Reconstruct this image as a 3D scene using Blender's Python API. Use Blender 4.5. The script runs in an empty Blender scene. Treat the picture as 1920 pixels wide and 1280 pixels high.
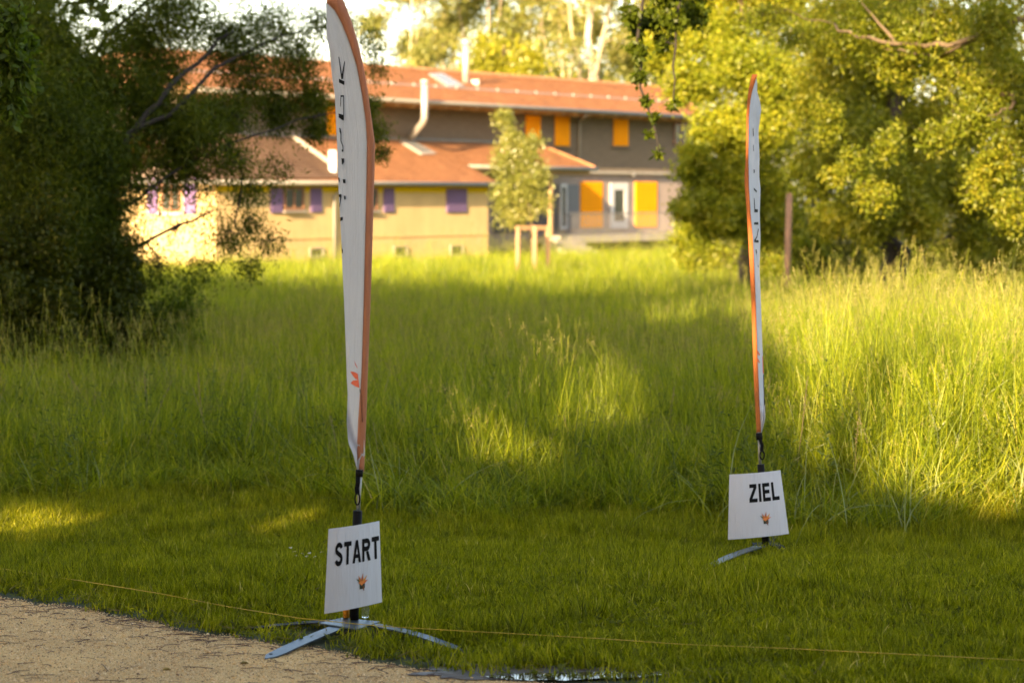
import bpy, math, random
import numpy as np
from mathutils import Vector, Matrix

# ------------------------------------------------------------------ camera, light, exposure
sc = bpy.context.scene
COL = sc.collection
PITCH = math.radians(3.409)
CAMZ = 2.13
FPX = 85 / 36 * 1920
cam_d = bpy.data.cameras.new('camera')
cam = bpy.data.objects.new('camera', cam_d)
COL.objects.link(cam)
cam.location = (0, 0, CAMZ)
cam.rotation_euler = (math.radians(90) - PITCH, 0, 0)
cam_d.lens = 85
cam_d.sensor_width = 36
cam_d.clip_end = 2000
cam_d.dof.use_dof = True
cam_d.dof.focus_distance = 13.6
cam_d.dof.aperture_fstop = 2.8
sc.camera = cam

SUN_AZ = (-0.37, -0.929)
SUN_EL = math.radians(21)
SV = Vector((SUN_AZ[0] * math.cos(SUN_EL), SUN_AZ[1] * math.cos(SUN_EL), math.sin(SUN_EL))).normalized()
w = bpy.data.worlds.new('World')
sc.world = w
w.use_nodes = True
nt = w.node_tree
sky = nt.nodes.new('ShaderNodeTexSky')
sky.sky_type = 'NISHITA'
sky.sun_disc = False
sky.sun_elevation = SUN_EL
sky.sun_rotation = math.atan2(SUN_AZ[0], SUN_AZ[1])
sky.dust_density = 2.0
sky.air_density = 1.0
sky.ozone_density = 0.3
bg = nt.nodes['Background']
bg.inputs['Strength'].default_value = 0.12
sky_tint = nt.nodes.new('ShaderNodeMix'); sky_tint.data_type = 'RGBA'; sky_tint.blend_type = 'MULTIPLY'
sky_tint.inputs[0].default_value = 1.0; sky_tint.inputs[7].default_value = (1.0, 0.91, 0.84, 1)   # warm tint on the sky colour, offsets its blue cast
nt.links.new(sky.outputs[0], sky_tint.inputs[6]); nt.links.new(sky_tint.outputs[2], bg.inputs['Color'])
sd = bpy.data.lights.new('sun', 'SUN')
sd.energy = 5.0
sd.angle = math.radians(0.5)
sd.color = (1.0, 0.74, 0.44)
so = bpy.data.objects.new('sun', sd)
COL.objects.link(so)
so.rotation_euler = SV.to_track_quat('Z', 'Y').to_euler()
sc.view_settings.view_transform = 'Standard'
sc.view_settings.look = 'None'
sc.view_settings.exposure = 2.45
sc.view_settings.gamma = 1
sc.cycles.use_denoising = True
sc.cycles.max_bounces = 8
sc.cycles.transparent_max_bounces = 8
sc.cycles.sample_clamp_indirect = 6

rng = np.random.default_rng(7)
R = random.Random(11)

# ------------------------------------------------------------------ projection helpers
SP, CP = math.sin(PITCH), math.cos(PITCH)
def ray(px, py):
    dx = (px - 960) / FPX
    dy = (640 - py) / FPX
    return Vector((dx, CP + dy * SP, -SP + dy * CP))
def at(px, py, Y):
    r = ray(px, py)
    t = Y / r.y
    return Vector((r.x * t, Y, CAMZ + r.z * t))
def smooth(a, b, x):
    t = np.clip((x - a) / (b - a), 0, 1)
    return t * t * (3 - 2 * t)
def gz(X, Y):
    X = np.asarray(X, float); Y = np.asarray(Y, float)
    z = -0.2 * smooth(12.6, 16.2, Y) - 0.8 * np.clip((Y - 16) / 84, 0, 1.15)
    z = z + 0.34 * smooth(1.4, 3.6, X) * smooth(16.3, 19.5, Y) * (1 - smooth(24, 36, Y))
    z = z + 0.03 * np.sin(X * 1.3 + 1) * np.sin(Y * 0.9) * smooth(13, 18, Y)
    return z
def ground(px, py, dz=0.0):
    r = ray(px, py)
    Y = 12.0
    for _ in range(40):
        z = float(gz(r.x * Y / r.y, Y)) + dz
        Y = 0.5 * Y + 0.5 * max(4, min(400, (z - CAMZ) / r.z * r.y))
    return Vector((r.x * Y / r.y, Y, z))
def project(P):
    P = np.asarray(P, float)
    d = P - np.array([0, 0, CAMZ])
    f = d[:, 1] * CP - d[:, 2] * SP
    u = d[:, 1] * SP + d[:, 2] * CP
    f = np.where(f < 0.1, 0.1, f)
    return 960 + FPX * d[:, 0] / f, 640 - FPX * u / f

# ------------------------------------------------------------------ object helpers
def tag(o, label=None, cat=None, group=None, kind=None):
    if label: o['label'] = label
    if cat: o['category'] = cat
    if group: o['group'] = group
    if kind: o['kind'] = kind
    return o
def empty(name, loc, label, cat, group=None):
    o = bpy.data.objects.new(name, None)
    o.empty_display_size = 0.2
    COL.objects.link(o)
    o.location = loc
    return tag(o, label, cat, group)
def origin(o):
    v = Vector((0, 0, 0))
    while o is not None:
        v = v + o.location
        o = o.parent
    return v
def link_mesh(name, me, mat, parent=None, link=True):
    o = bpy.data.objects.new(name, me)
    if link: COL.objects.link(o)
    if mat is not None:
        for m in (mat if isinstance(mat, (list, tuple)) else [mat]):
            me.materials.append(m)
    if parent is not None:
        off = origin(parent)
        o.parent = parent
        me.transform(Matrix.Translation(-off))
    return o

class MB:
    """collects simple shapes, links them as one mesh"""
    def __init__(s):
        s.v = []; s.f = []; s.m = []
    def add(s, vs, fs, m=0):
        n = len(s.v)
        s.v += [tuple(p) for p in vs]
        s.f += [tuple(i + n for i in f) for f in fs]
        s.m += [m] * len(fs)
    def hexa(s, p, m=0):   # 8 points: bottom ring 0-3, top ring 4-7
        s.add(p, [(3, 2, 1, 0), (4, 5, 6, 7), (0, 1, 5, 4), (1, 2, 6, 5), (2, 3, 7, 6), (3, 0, 4, 7)], m)
    def box(s, lo, hi, m=0):
        x0, y0, z0 = lo; x1, y1, z1 = hi
        s.hexa([(x0, y0, z0), (x1, y0, z0), (x1, y1, z0), (x0, y1, z0), (x0, y0, z1), (x1, y0, z1), (x1, y1, z1), (x0, y1, z1)], m)
    def tube(s, pts, rad, n=6, m=0, cap=True):
        pts = [Vector(p) for p in pts]
        k = len(pts)
        if not hasattr(rad, '__len__'): rad = [rad] * k
        rings = []
        a = None
        for i, p in enumerate(pts):
            t = (pts[min(i + 1, k - 1)] - pts[max(i - 1, 0)])
            if t.length < 1e-9: t = Vector((0, 0, 1))
            t.normalize()
            if a is None:
                a = t.orthogonal().normalized()
            else:
                a = (a - t * a.dot(t))
                a = a.normalized() if a.length > 1e-6 else t.orthogonal().normalized()
            b = t.cross(a)
            rings.append([p + (a * math.cos(2 * math.pi * j / n) + b * math.sin(2 * math.pi * j / n)) * rad[i] for j in range(n)])
        vs = [q for r in rings for q in r]
        fs = [(i * n + j, i * n + (j + 1) % n, (i + 1) * n + (j + 1) % n, (i + 1) * n + j) for i in range(k - 1) for j in range(n)]
        if cap:
            fs += [tuple(range(n))[::-1], tuple((k - 1) * n + j for j in range(n))]
        s.add(vs, fs, m)
    def loft(s, rings, m=0, cap=True):
        n = len(rings[0]); k = len(rings)
        vs = [q for r in rings for q in r]
        fs = [(i * n + j, i * n + (j + 1) % n, (i + 1) * n + (j + 1) % n, (i + 1) * n + j) for i in range(k - 1) for j in range(n)]
        if cap:
            fs += [tuple(range(n))[::-1], tuple((k - 1) * n + j for j in range(n))]
        s.add(vs, fs, m)
    def build(s, name, mat, parent=None, smoothf=False, bevel=0.0):
        me = bpy.data.meshes.new(name)
        me.from_pydata(s.v, [], s.f)
        me.polygons.foreach_set('material_index', s.m)
        if smoothf:
            me.polygons.foreach_set('use_smooth', [True] * len(s.f))
        me.update()
        o = link_mesh(name, me, mat, parent)
        if bevel:
            b = o.modifiers.new('bevel', 'BEVEL'); b.width = bevel; b.segments = 2; b.limit_method = 'ANGLE'
        return o

def np_mesh(name, verts, faces_n, idx, mat, parent=None, var=None, link=True):
    """verts (V,3); idx flat loop indices, all faces of faces_n corners"""
    me = bpy.data.meshes.new(name)
    nv = len(verts); nf = len(idx) // faces_n
    me.vertices.add(nv); me.loops.add(len(idx)); me.polygons.add(nf)
    if parent is not None:
        off = origin(parent)
        verts = verts - np.array([off.x, off.y, off.z])
    me.vertices.foreach_set('co', np.ascontiguousarray(verts, dtype=np.float32).ravel())
    me.loops.foreach_set('vertex_index', np.ascontiguousarray(idx, dtype=np.int32))
    me.polygons.foreach_set('loop_start', np.arange(0, nf * faces_n, faces_n, dtype=np.int32))
    if var is not None:
        a = me.attributes.new('var', 'FLOAT', 'FACE')
        a.data.foreach_set('value', np.ascontiguousarray(var, dtype=np.float32))
    me.update(calc_edges=True)
    me.materials.append(mat)
    o = bpy.data.objects.new(name, me)
    if link: COL.objects.link(o)
    if parent is not None: o.parent = parent
    return o

# ------------------------------------------------------------------ materials
def new_mat(name):
    m = bpy.data.materials.new(name)
    m.use_nodes = True
    t = m.node_tree
    return m, t, t.nodes['Principled BSDF']
def ramp(t, stops, src):
    r = t.nodes.new('ShaderNodeValToRGB')
    el = r.color_ramp.elements
    while len(el) > 1: el.remove(el[0])
    el[0].position = stops[0][0]; el[0].color = (*stops[0][1], 1)
    for p, c in stops[1:]:
        e = el.new(p); e.color = (*c, 1)
    t.links.new(src, r.inputs[0])
    return r.outputs[0]
def noise(t, scale, detail=4, rough=0.6, coord='Object', vec=None, stretch=None):
    n = t.nodes.new('ShaderNodeTexNoise')
    n.inputs['Scale'].default_value = scale
    n.inputs['Detail'].default_value = detail
    n.inputs['Roughness'].default_value = rough
    if vec is None:
        tc = t.nodes.new('ShaderNodeTexCoord')
        vec = tc.outputs[coord]
    if stretch:
        mp = t.nodes.new('ShaderNodeMapping')
        mp.inputs['Scale'].default_value = stretch
        t.links.new(vec, mp.inputs[0]); vec = mp.outputs[0]
    t.links.new(vec, n.inputs['Vector'])
    return n.outputs['Fac']
def bump(t, p, h, strength, dist=0.01):
    b = t.nodes.new('ShaderNodeBump')
    b.inputs['Strength'].default_value = strength
    b.inputs['Distance'].default_value = dist
    t.links.new(h, b.inputs['Height'])
    t.links.new(b.outputs[0], p.inputs['Normal'])
def plain(name, col, rough=0.6, metal=0.0, vary=0.15, scale=6.0, bmp=0.0, stretch=None, spec=None, bscale=None):
    m, t, p = new_mat(name)
    f = noise(t, scale, 5, 0.6, stretch=stretch)
    c0 = tuple(max(0, c * (1 - vary)) for c in col); c1 = tuple(min(1, c * (1 + vary)) for c in col)
    t.links.new(ramp(t, [(0.3, c0), (0.7, c1)], f), p.inputs['Base Color'])
    p.inputs['Roughness'].default_value = rough
    p.inputs['Metallic'].default_value = metal
    if spec is not None: p.inputs['Specular IOR Level'].default_value = spec
    if bmp: bump(t, p, noise(t, bscale or scale * 4, 4, stretch=stretch), bmp)
    return m
def leaf_mat(name, stops, trans, tmix=0.45, gloss=0.06, use_obj_random=False):
    m = bpy.data.materials.new(name); m.use_nodes = True
    t = m.node_tree
    t.nodes.remove(t.nodes['Principled BSDF'])
    out = t.nodes['Material Output']
    at_ = t.nodes.new('ShaderNodeAttribute'); at_.attribute_name = 'var'
    src = at_.outputs['Fac']
    if use_obj_random:
        oi = t.nodes.new('ShaderNodeObjectInfo')
        mx = t.nodes.new('ShaderNodeMix')
        mx.inputs[0].default_value = 0.45
        t.links.new(src, mx.inputs[2]); t.links.new(oi.outputs['Random'], mx.inputs[3])
        src = mx.outputs[0]
    c = ramp(t, stops, src)
    d = t.nodes.new('ShaderNodeBsdfDiffuse'); t.links.new(c, d.inputs[0])
    tr = t.nodes.new('ShaderNodeBsdfTranslucent')
    mul = t.nodes.new('ShaderNodeMix'); mul.data_type = 'RGBA'; mul.blend_type = 'MULTIPLY'
    mul.inputs[0].default_value = 1
    t.links.new(c, mul.inputs[6]); mul.inputs[7].default_value = (*trans, 1)
    t.links.new(mul.outputs[2], tr.inputs[0])
    ms = t.nodes.new('ShaderNodeMixShader'); ms.inputs[0].default_value = tmix
    t.links.new(d.outputs[0], ms.inputs[1]); t.links.new(tr.outputs[0], ms.inputs[2])
    g = t.nodes.new('ShaderNodeBsdfGlossy'); g.inputs['Roughness'].default_value = 0.45
    g.inputs[0].default_value = (0.8, 0.8, 0.8, 1)
    m2 = t.nodes.new('ShaderNodeMixShader'); m2.inputs[0].default_value = gloss
    t.links.new(ms.outputs[0], m2.inputs[1]); t.links.new(g.outputs[0], m2.inputs[2])
    t.links.new(m2.outputs[0], out.inputs['Surface'])
    return m

G1 = [(0.0, (0.030, 0.048, 0.002)), (0.3, (0.095, 0.135, 0.004)), (0.6, (0.23, 0.275, 0.008)), (0.85, (0.36, 0.36, 0.02)), (1.0, (0.52, 0.44, 0.10))]
M_lawn = leaf_mat('grass_blade_short', [(0, (0.028, 0.035, 0.001)), (0.3, (0.125, 0.14, 0.002)), (0.62, (0.25, 0.255, 0.005)), (0.88, (0.40, 0.36, 0.02)), (1, (0.55, 0.44, 0.14))], (1.7, 1.6, 0.6), 0.4, 0.012, True)
M_tall = leaf_mat('grass_blade_tall', G1, (1.8, 1.6, 0.6), 0.45, 0.02, True)
M_seed = leaf_mat('grass_seed_head', [(0, (0.13, 0.14, 0.025)), (0.6, (0.24, 0.22, 0.05)), (1, (0.36, 0.28, 0.10))], (1.3, 1.2, 0.9), 0.35, 0.02, True)
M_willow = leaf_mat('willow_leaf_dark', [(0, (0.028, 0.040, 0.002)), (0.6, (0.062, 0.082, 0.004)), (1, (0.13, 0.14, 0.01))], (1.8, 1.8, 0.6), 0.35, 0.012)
M_shrub = leaf_mat('shrub_leaf', [(0, (0.020, 0.028, 0.001)), (0.7, (0.05, 0.06, 0.003)), (1, (0.13, 0.095, 0.006))], (1.7, 1.6, 0.7), 0.3, 0.012)
M_near = leaf_mat('broad_leaf_green', [(0, (0.045, 0.065, 0.004)), (0.6, (0.085, 0.12, 0.008)), (1, (0.14, 0.17, 0.015))], (1.8, 1.8, 0.7), 0.4, 0.015)
M_linden = leaf_mat('linden_leaf', [(0, (0.06, 0.085, 0.004)), (0.5, (0.17, 0.195, 0.009)), (1, (0.34, 0.31, 0.02))], (2.0, 1.8, 0.6), 0.38, 0.015)
M_osier = leaf_mat('osier_leaf', [(0, (0.04, 0.055, 0.003)), (0.5, (0.125, 0.148, 0.007)), (1, (0.29, 0.26, 0.02))], (2.0, 1.8, 0.6), 0.38, 0.015)
M_birch = leaf_mat('birch_leaf', [(0, (0.10, 0.12, 0.02)), (0.5, (0.19, 0.20, 0.04)), (1, (0.32, 0.28, 0.08))], (1.6, 1.5, 0.8), 0.4, 0.02)
M_bright = leaf_mat('bright_leaf', [(0, (0.13, 0.14, 0.005)), (0.6, (0.24, 0.24, 0.01)), (1, (0.34, 0.30, 0.02))], (1.8, 1.6, 0.6), 0.45, 0.03)
M_young = leaf_mat('young_tree_leaf', [(0, (0.09, 0.11, 0.012)), (0.5, (0.20, 0.21, 0.03)), (1, (0.38, 0.34, 0.09))], (1.5, 1.4, 0.8), 0.4, 0.05)
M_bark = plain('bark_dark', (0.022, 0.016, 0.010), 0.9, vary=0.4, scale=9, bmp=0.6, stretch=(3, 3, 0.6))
M_barkw = plain('bark_warm', (0.10, 0.068, 0.034), 0.85, vary=0.4, scale=7, bmp=0.5, stretch=(3, 3, 0.6))
M_barkb = plain('bark_birch', (0.42, 0.34, 0.24), 0.7, vary=0.25, scale=3, stretch=(1, 1, 5))
M_twigs = plain('birch_twigs', (0.30, 0.24, 0.15), 0.85, vary=0.3)
M_wood = plain('sawn_wood', (0.27, 0.155, 0.075), 0.75, vary=0.25, scale=5, bmp=0.3, stretch=(4, 4, 0.5))
M_post = plain('weathered_post', (0.22, 0.125, 0.07), 0.8, vary=0.35, scale=6, bmp=0.4, stretch=(4, 4, 0.5))

# ground
def ground_material():
    m, t, p = new_mat('meadow_soil')
    f = noise(t, 1.2, 8, 0.7)
    t.links.new(ramp(t, [(0.3, (0.025, 0.028, 0.008)), (0.55, (0.045, 0.05, 0.010)), (0.75, (0.08, 0.065, 0.03))], f), p.inputs['Base Color'])
    p.inputs['Roughness'].default_value = 0.95
    bump(t, p, noise(t, 25, 6), 0.6, 0.02)
    return m
def path_material():
    m, t, p = new_mat('sandy_gravel')
    tc = t.nodes.new('ShaderNodeTexCoord')
    v = t.nodes.new('ShaderNodeTexVoronoi'); v.inputs['Scale'].default_value = 210
    t.links.new(tc.outputs['Object'], v.inputs['Vector'])
    c1 = ramp(t, [(0.0, (0.28, 0.155, 0.05)), (0.35, (0.64, 0.385, 0.13)), (0.75, (0.78, 0.49, 0.175)), (1.0, (0.86, 0.61, 0.28))], v.outputs['Color'])
    f = noise(t, 2.2, 6, 0.65)
    c2 = ramp(t, [(0.35, (0.62, 0.60, 0.60)), (0.62, (1, 1, 1))], f)
    mx = t.nodes.new('ShaderNodeMix'); mx.data_type = 'RGBA'; mx.blend_type = 'MULTIPLY'; mx.inputs[0].default_value = 0.8
    t.links.new(c1, mx.inputs[6]); t.links.new(c2, mx.inputs[7])
    t.links.new(mx.outputs[2], p.inputs['Base Color'])
    p.inputs['Roughness'].default_value = 0.9
    bump(t, p, v.outputs['Distance'], 0.7, 0.004)
    return m
M_ground = ground_material()
M_path = path_material()

# ------------------------------------------------------------------ the ground, path, puddle
def grid_obj(name, xs, ys, zf, mat):
    X, Y = np.meshgrid(xs, ys)
    Z = zf(X, Y)
    V = np.stack([X.ravel(), Y.ravel(), Z.ravel()], 1)
    nx, ny = len(xs), len(ys)
    i, j = np.meshgrid(np.arange(nx - 1), np.arange(ny - 1))
    a = (j * nx + i).ravel()
    F = np.stack([a, a + 1, a + nx + 1, a + nx], 1).ravel()
    o = np_mesh(name, V, 4, F, mat)
    o.data.polygons.foreach_set('use_smooth', [True] * len(o.data.polygons))
    return o
xs = np.concatenate([[-900, -300, -120, -60, -35], np.linspace(-24, 24, 97), [35, 60, 120, 300, 900]])
ys = np.concatenate([[-300, -100, -40, -15, 0, 5, 8], np.linspace(9, 40, 94), np.linspace(42, 130, 45), [150, 200, 300, 500, 900, 1500]])
tag(grid_obj('ground', xs, ys, gz, M_ground), kind='structure')

# path edge: Y of the edge as a function of X
def edge_y(X):
    X = np.asarray(X, float)
    base = 12.80 + (X + 2.73) * (-0.86)
    base = np.where(X > -0.4, 10.80 - (X + 0.4) * 0.62, base)
    return base + 0.05 * np.sin(X * 5.1) + 0.035 * np.sin(X * 13.7 + 1) + 0.02 * np.sin(X * 31)
px_ = np.concatenate([np.linspace(-7, -3.6, 12), np.linspace(-3.5, 1.6, 240), np.linspace(1.8, 5, 10)])
V = []; F = []
for i, x in enumerate(px_):
    ye = float(edge_y(x))
    V += [(x, 4.0, 0.004), (x, ye - 0.5, 0.004), (x, ye, 0.004)]
    if i:
        a = (i - 1) * 3
        F += [(a, a + 3, a + 4, a + 1), (a + 1, a + 4, a + 5, a + 2)]
me = bpy.data.meshes.new('path'); me.from_pydata(V, [], F); me.update()
tag(link_mesh('path', me, M_path), kind='structure')

# wet mud and the puddle
def blob(cx, cy, rx, ry, z, seed, n=90):
    rr = random.Random(seed)
    ph = [rr.uniform(0, 6.28) for _ in range(5)]
    vs = [(cx, cy, z)]
    for k in range(n):
        a = 2 * math.pi * k / n
        q = 1 + 0.16 * math.sin(3 * a + ph[0]) + 0.12 * math.sin(5 * a + ph[1]) + 0.08 * math.sin(9 * a + ph[2]) + 0.05 * math.sin(17 * a + ph[3])
        vs.append((cx + rx * q * math.cos(a), cy + ry * q * math.sin(a), z))
    return vs, [(0, k + 1, (k + 1) % n + 1) for k in range(n)]
m, t, p = new_mat('wet_mud')
t.links.new(ramp(t, [(0.3, (0.05, 0.036, 0.022)), (0.7, (0.13, 0.095, 0.06))], noise(t, 9, 7, 0.7)), p.inputs['Base Color'])
t.links.new(ramp(t, [(0.3, (0.35,) * 3), (0.6, (0.85,) * 3)], noise(t, 6, 4)), p.inputs['Roughness'])
bump(t, p, noise(t, 40, 6), 0.5, 0.01)
M_mud = m
mb = MB(); c = ground(985, 1262); mb.add(*blob(c.x, c.y, 0.52, 0.17, 0.009, 3)); mud = mb.build('wet_mud', M_mud); tag(mud, kind='structure')
m, t, p = new_mat('puddle_water')
p.inputs['Base Color'].default_value = (0.05, 0.04, 0.025, 1)
p.inputs['Roughness'].default_value = 0.03
p.inputs['IOR'].default_value = 1.33
p.inputs['Specular IOR Level'].default_value = 0.9
bump(t, p, noise(t, 14, 3), 0.12, 0.01)
M_water = m
mb = MB(); c = ground(1010, 1273); mb.add(*blob(c.x, c.y, 0.18, 0.085, 0.013, 5))
c = ground(1140, 1270); mb.add(*blob(c.x, c.y, 0.19, 0.07, 0.013, 8))
tag(mb.build('puddle', M_water), kind='structure')

# ------------------------------------------------------------------ grass
def blade_mesh(name, n, rad, hmin, hmax, wid, bend, segs, mat, seeds=0, lean=0.0, seedmat=None, rnd=None):
    rnd = rnd or rng
    V = []; F = []; var = []; mi = []
    for k in range(n):
        a = rnd.uniform(0, 2 * math.pi); r = rad * math.sqrt(rnd.uniform())
        bx, by = r * math.cos(a), r * math.sin(a)
        h = rnd.uniform(hmin, hmax); h *= (1 - 0.25 * r / max(rad, 1e-6))
        az = rnd.uniform(0, 2 * math.pi); fa = rnd.uniform(0, 2 * math.pi)
        bd = bend * h * rnd.uniform(0.15, 1.0) ** 1.5
        if rnd.uniform() < 0.12: bd *= 2.2
        wx, wy = math.cos(fa) * wid * 0.5, math.sin(fa) * wid * 0.5
        ww = rnd.uniform(0.7, 1.3)
        b0 = len(V); v_ = rnd.uniform() ** 1.2
        for s in range(segs + 1):
            q = s / segs
            dx = math.cos(az) * bd * q * q; dy = math.sin(az) * bd * q * q
            z = h * (q - 0.35 * (bd / h) * q ** 3)
            tp = ww * (1 - q ** 2.2) if s < segs else 0
            cx, cy = bx + dx + lean * z, by + dy
            if s < segs:
                V += [(cx - wx * tp, cy - wy * tp, z), (cx + wx * tp, cy + wy * tp, z)]
            else:
                V.append((cx, cy, z))
        for s in range(segs - 1):
            i = b0 + 2 * s
            F.append((i, i + 1, i + 3, i + 2)); var.append(v_); mi.append(0)
        i = b0 + 2 * (segs - 1)
        F.append((i, i + 1, i + 2)); var.append(v_); mi.append(0)
    for k in range(seeds):
        a = rnd.uniform(0, 2 * math.pi); r = rad * math.sqrt(rnd.uniform())
        bx, by = r * math.cos(a), r * math.sin(a)
        h = hmax * rnd.uniform(1.0, 1.28); az = rnd.uniform(0, 2 * math.pi); bd = 0.22 * h * rnd.uniform()
        pts = []
        for s in range(6):
            q = s / 5
            pts.append((bx + math.cos(az) * bd * q * q, by + math.sin(az) * bd * q * q, h * q))
        hw = 0.0013
        for s in range(5):
            i = len(V); p0, p1 = pts[s], pts[s + 1]
            V += [(p0[0] - hw, p0[1], p0[2]), (p0[0] + hw, p0[1], p0[2]), (p1[0] + hw, p1[1], p1[2]), (p1[0] - hw, p1[1], p1[2])]
            F.append((i, i + 1, i + 2, i + 3)); var.append(rnd.uniform()); mi.append(0)
        style = rnd.uniform()
        L = 0.05 + 0.10 * rnd.uniform(); sp = 0.006 if style < 0.45 else 0.028
        for q_ in range(26):
            q = rnd.uniform()
            zc = h - L * q
            f_ = zc / h
            cx = bx + math.cos(az) * bd * f_ * f_ + rnd.normal() * sp * (0.3 + q)
            cy = by + math.sin(az) * bd * f_ * f_ + rnd.normal() * sp * (0.3 + q)
            i = len(V); ln = 0.010; wd = 0.0028; o_ = rnd.uniform(0, 6.28)
            V += [(cx - wd * math.cos(o_), cy - wd * math.sin(o_), zc), (cx + wd * math.cos(o_), cy + wd * math.sin(o_), zc), (cx + rnd.normal() * 0.002, cy, zc + ln)]
            F.append((i, i + 1, i + 2)); var.append(rnd.uniform()); mi.append(1)
    me = bpy.data.meshes.new(name)
    me.from_pydata(V, [], F)
    me.polygons.foreach_set('material_index', mi)
    at_ = me.attributes.new('var', 'FLOAT', 'FACE'); at_.data.foreach_set('value', np.array(var, np.float32))
    me.materials.append(mat); me.materials.append(seedmat or mat)
    me.update()
    return bpy.data.objects.new(name, me)

def scatter(name, P, rot, scl, idx, variants, label=None):
    c = bpy.data.collections.new(name + '_variants')
    for k, o in enumerate(variants):
        o.name = '%s_clump_%02d' % (name, k); c.objects.link(o)
    me = bpy.data.meshes.new(name)
    me.vertices.add(len(P)); me.vertices.foreach_set('co', np.ascontiguousarray(P, np.float32).ravel())
    a = me.attributes.new('rot', 'FLOAT_VECTOR', 'POINT'); a.data.foreach_set('vector', np.ascontiguousarray(rot, np.float32).ravel())
    a = me.attributes.new('scl', 'FLOAT_VECTOR', 'POINT'); a.data.foreach_set('vector', np.ascontiguousarray(scl, np.float32).ravel())
    a = me.attributes.new('idx', 'INT', 'POINT'); a.data.foreach_set('value', np.ascontiguousarray(idx, np.int32))
    o = bpy.data.objects.new(name, me); COL.objects.link(o)
    g = bpy.data.node_groups.new(name + '_nodes', 'GeometryNodeTree')
    g.interface.new_socket('Geometry', in_out='INPUT', socket_type='NodeSocketGeometry')
    g.interface.new_socket('Geometry', in_out='OUTPUT', socket_type='NodeSocketGeometry')
    N = g.nodes; Lk = g.links
    gi = N.new('NodeGroupInput'); go = N.new('NodeGroupOutput')
    iop = N.new('GeometryNodeInstanceOnPoints')
    ci = N.new('GeometryNodeCollectionInfo'); ci.inputs['Collection'].default_value = c
    ci.inputs['Separate Children'].default_value = True; ci.inputs['Reset Children'].default_value = True
    def attr(nm, ty):
        n = N.new('GeometryNodeInputNamedAttribute'); n.data_type = ty; n.inputs['Name'].default_value = nm
        return n.outputs['Attribute']
    Lk.new(gi.outputs[0], iop.inputs['Points']); Lk.new(ci.outputs[0], iop.inputs['Instance'])
    iop.inputs['Pick Instance'].default_value = True
    Lk.new(attr('idx', 'INT'), iop.inputs['Instance Index'])
    e2r = N.new('FunctionNodeEulerToRotation')
    Lk.new(attr('rot', 'FLOAT_VECTOR'), e2r.inputs[0]); Lk.new(e2r.outputs[0], iop.inputs['Rotation'])
    Lk.new(attr('scl', 'FLOAT_VECTOR'), iop.inputs['Scale'])
    Lk.new(iop.outputs[0], go.inputs[0])
    md = o.modifiers.new('scatter', 'NODES'); md.node_group = g
    if label: tag(o, label, None)
    o['kind'] = 'stuff'
    return o

def vnoise(X, Y, s, seed=0):
    """cheap smooth 2-D value noise in 0..1"""
    r_ = np.random.default_rng(seed); T = r_.uniform(size=(64, 64))
    x = X / s + 17.3; y = Y / s + 5.1
    xi = np.floor(x).astype(int); yi = np.floor(y).astype(int)
    fx = x - xi; fy = y - yi; fx = fx * fx * (3 - 2 * fx); fy = fy * fy * (3 - 2 * fy)
    a = T[xi % 64, yi % 64]; b = T[(xi + 1) % 64, yi % 64]; c_ = T[xi % 64, (yi + 1) % 64]; d = T[(xi + 1) % 64, (yi + 1) % 64]
    return (a * (1 - fx) + b * fx) * (1 - fy) + (c_ * (1 - fx) + d * fx) * fy

def tall_edge(X):     # Y where the tall meadow starts
    X = np.asarray(X, float)
    return 18.6 - 1.5 * smooth(-2.4, 0.4, X) + 0.25 * np.sin(X * 2.3) + 0.15 * np.sin(X * 6.1) - 0.55 * smooth(1.7, 2.5, X)

def wedge(n, y0, y1, margin=0.6, p=1.0):
    """points in the camera wedge, uniform per ground area"""
    Y = y0 + (y1 - y0) * rng.uniform(size=n * 2)
    hw = 0.2145 * Y + margin
    keep = rng.uniform(size=n * 2) < hw / (0.2145 * y1 + margin)
    Y = Y[keep][:n]; hw = hw[keep][:n]
    X = rng.uniform(-1, 1, size=len(Y)) * hw
    return X, Y
def euler(n, tilt):
    return np.stack([rng.normal(size=n) * tilt, rng.normal(size=n) * tilt, rng.uniform(0, 6.283, n)], 1)

# short lawn
lawn_vars = [blade_mesh('lc', 36, 0.10, 0.02, 0.10, 0.0055, 0.8, 3, M_lawn) for _ in range(5)]
lawn_vars += [blade_mesh('lc', 34, 0.11, 0.05, 0.14, 0.0040, 0.8, 4, M_lawn) for _ in range(2)]
X, Y = wedge(30000, 10.3, 20.5, 0.5)
ye = edge_y(X); te = tall_edge(X)
keep = (Y > ye + 0.02 + 0.10 * vnoise(X, Y, 0.12, 4)) & (Y < te + 0.8)
sparse = np.clip((Y - ye) / 0.8, 0, 1)
keep &= rng.uniform(size=len(X)) < (0.35 + 0.65 * sparse)
_p = ground(1060, 1270); pud = (((X - _p.x) / 0.36) ** 2 + ((Y - _p.y) / 0.13) ** 2 < 1) & (rng.uniform(size=len(X)) > .12)
keep &= ~pud
def segd(X, Y, a, b):
    ax, ay = a; bx, by = b; t_ = np.clip(((X - ax) * (bx - ax) + (Y - ay) * (by - ay)) / ((bx - ax) ** 2 + (by - ay) ** 2), 0, 1)
    return np.hypot(X - ax - t_ * (bx - ax), Y - ay - t_ * (by - ay))
_c = at(660, 1170, 11.85); _e = ground(498, 1237); _g = ground(862, 1221); _h = ground(462, 1181)
keep &= segd(X, Y, (_c.x, 11.80), (_e.x, _e.y)) > 0.13
keep &= (segd(X, Y, (_c.x, 11.80), (_g.x, _g.y - .05)) > 0.10)
keep &= (segd(X, Y, (_c.x, 11.80), (_h.x, _h.y - .05)) > 0.08)
_c2 = ground(1430, 1044); _e2 = ground(1325, 1078)
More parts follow.
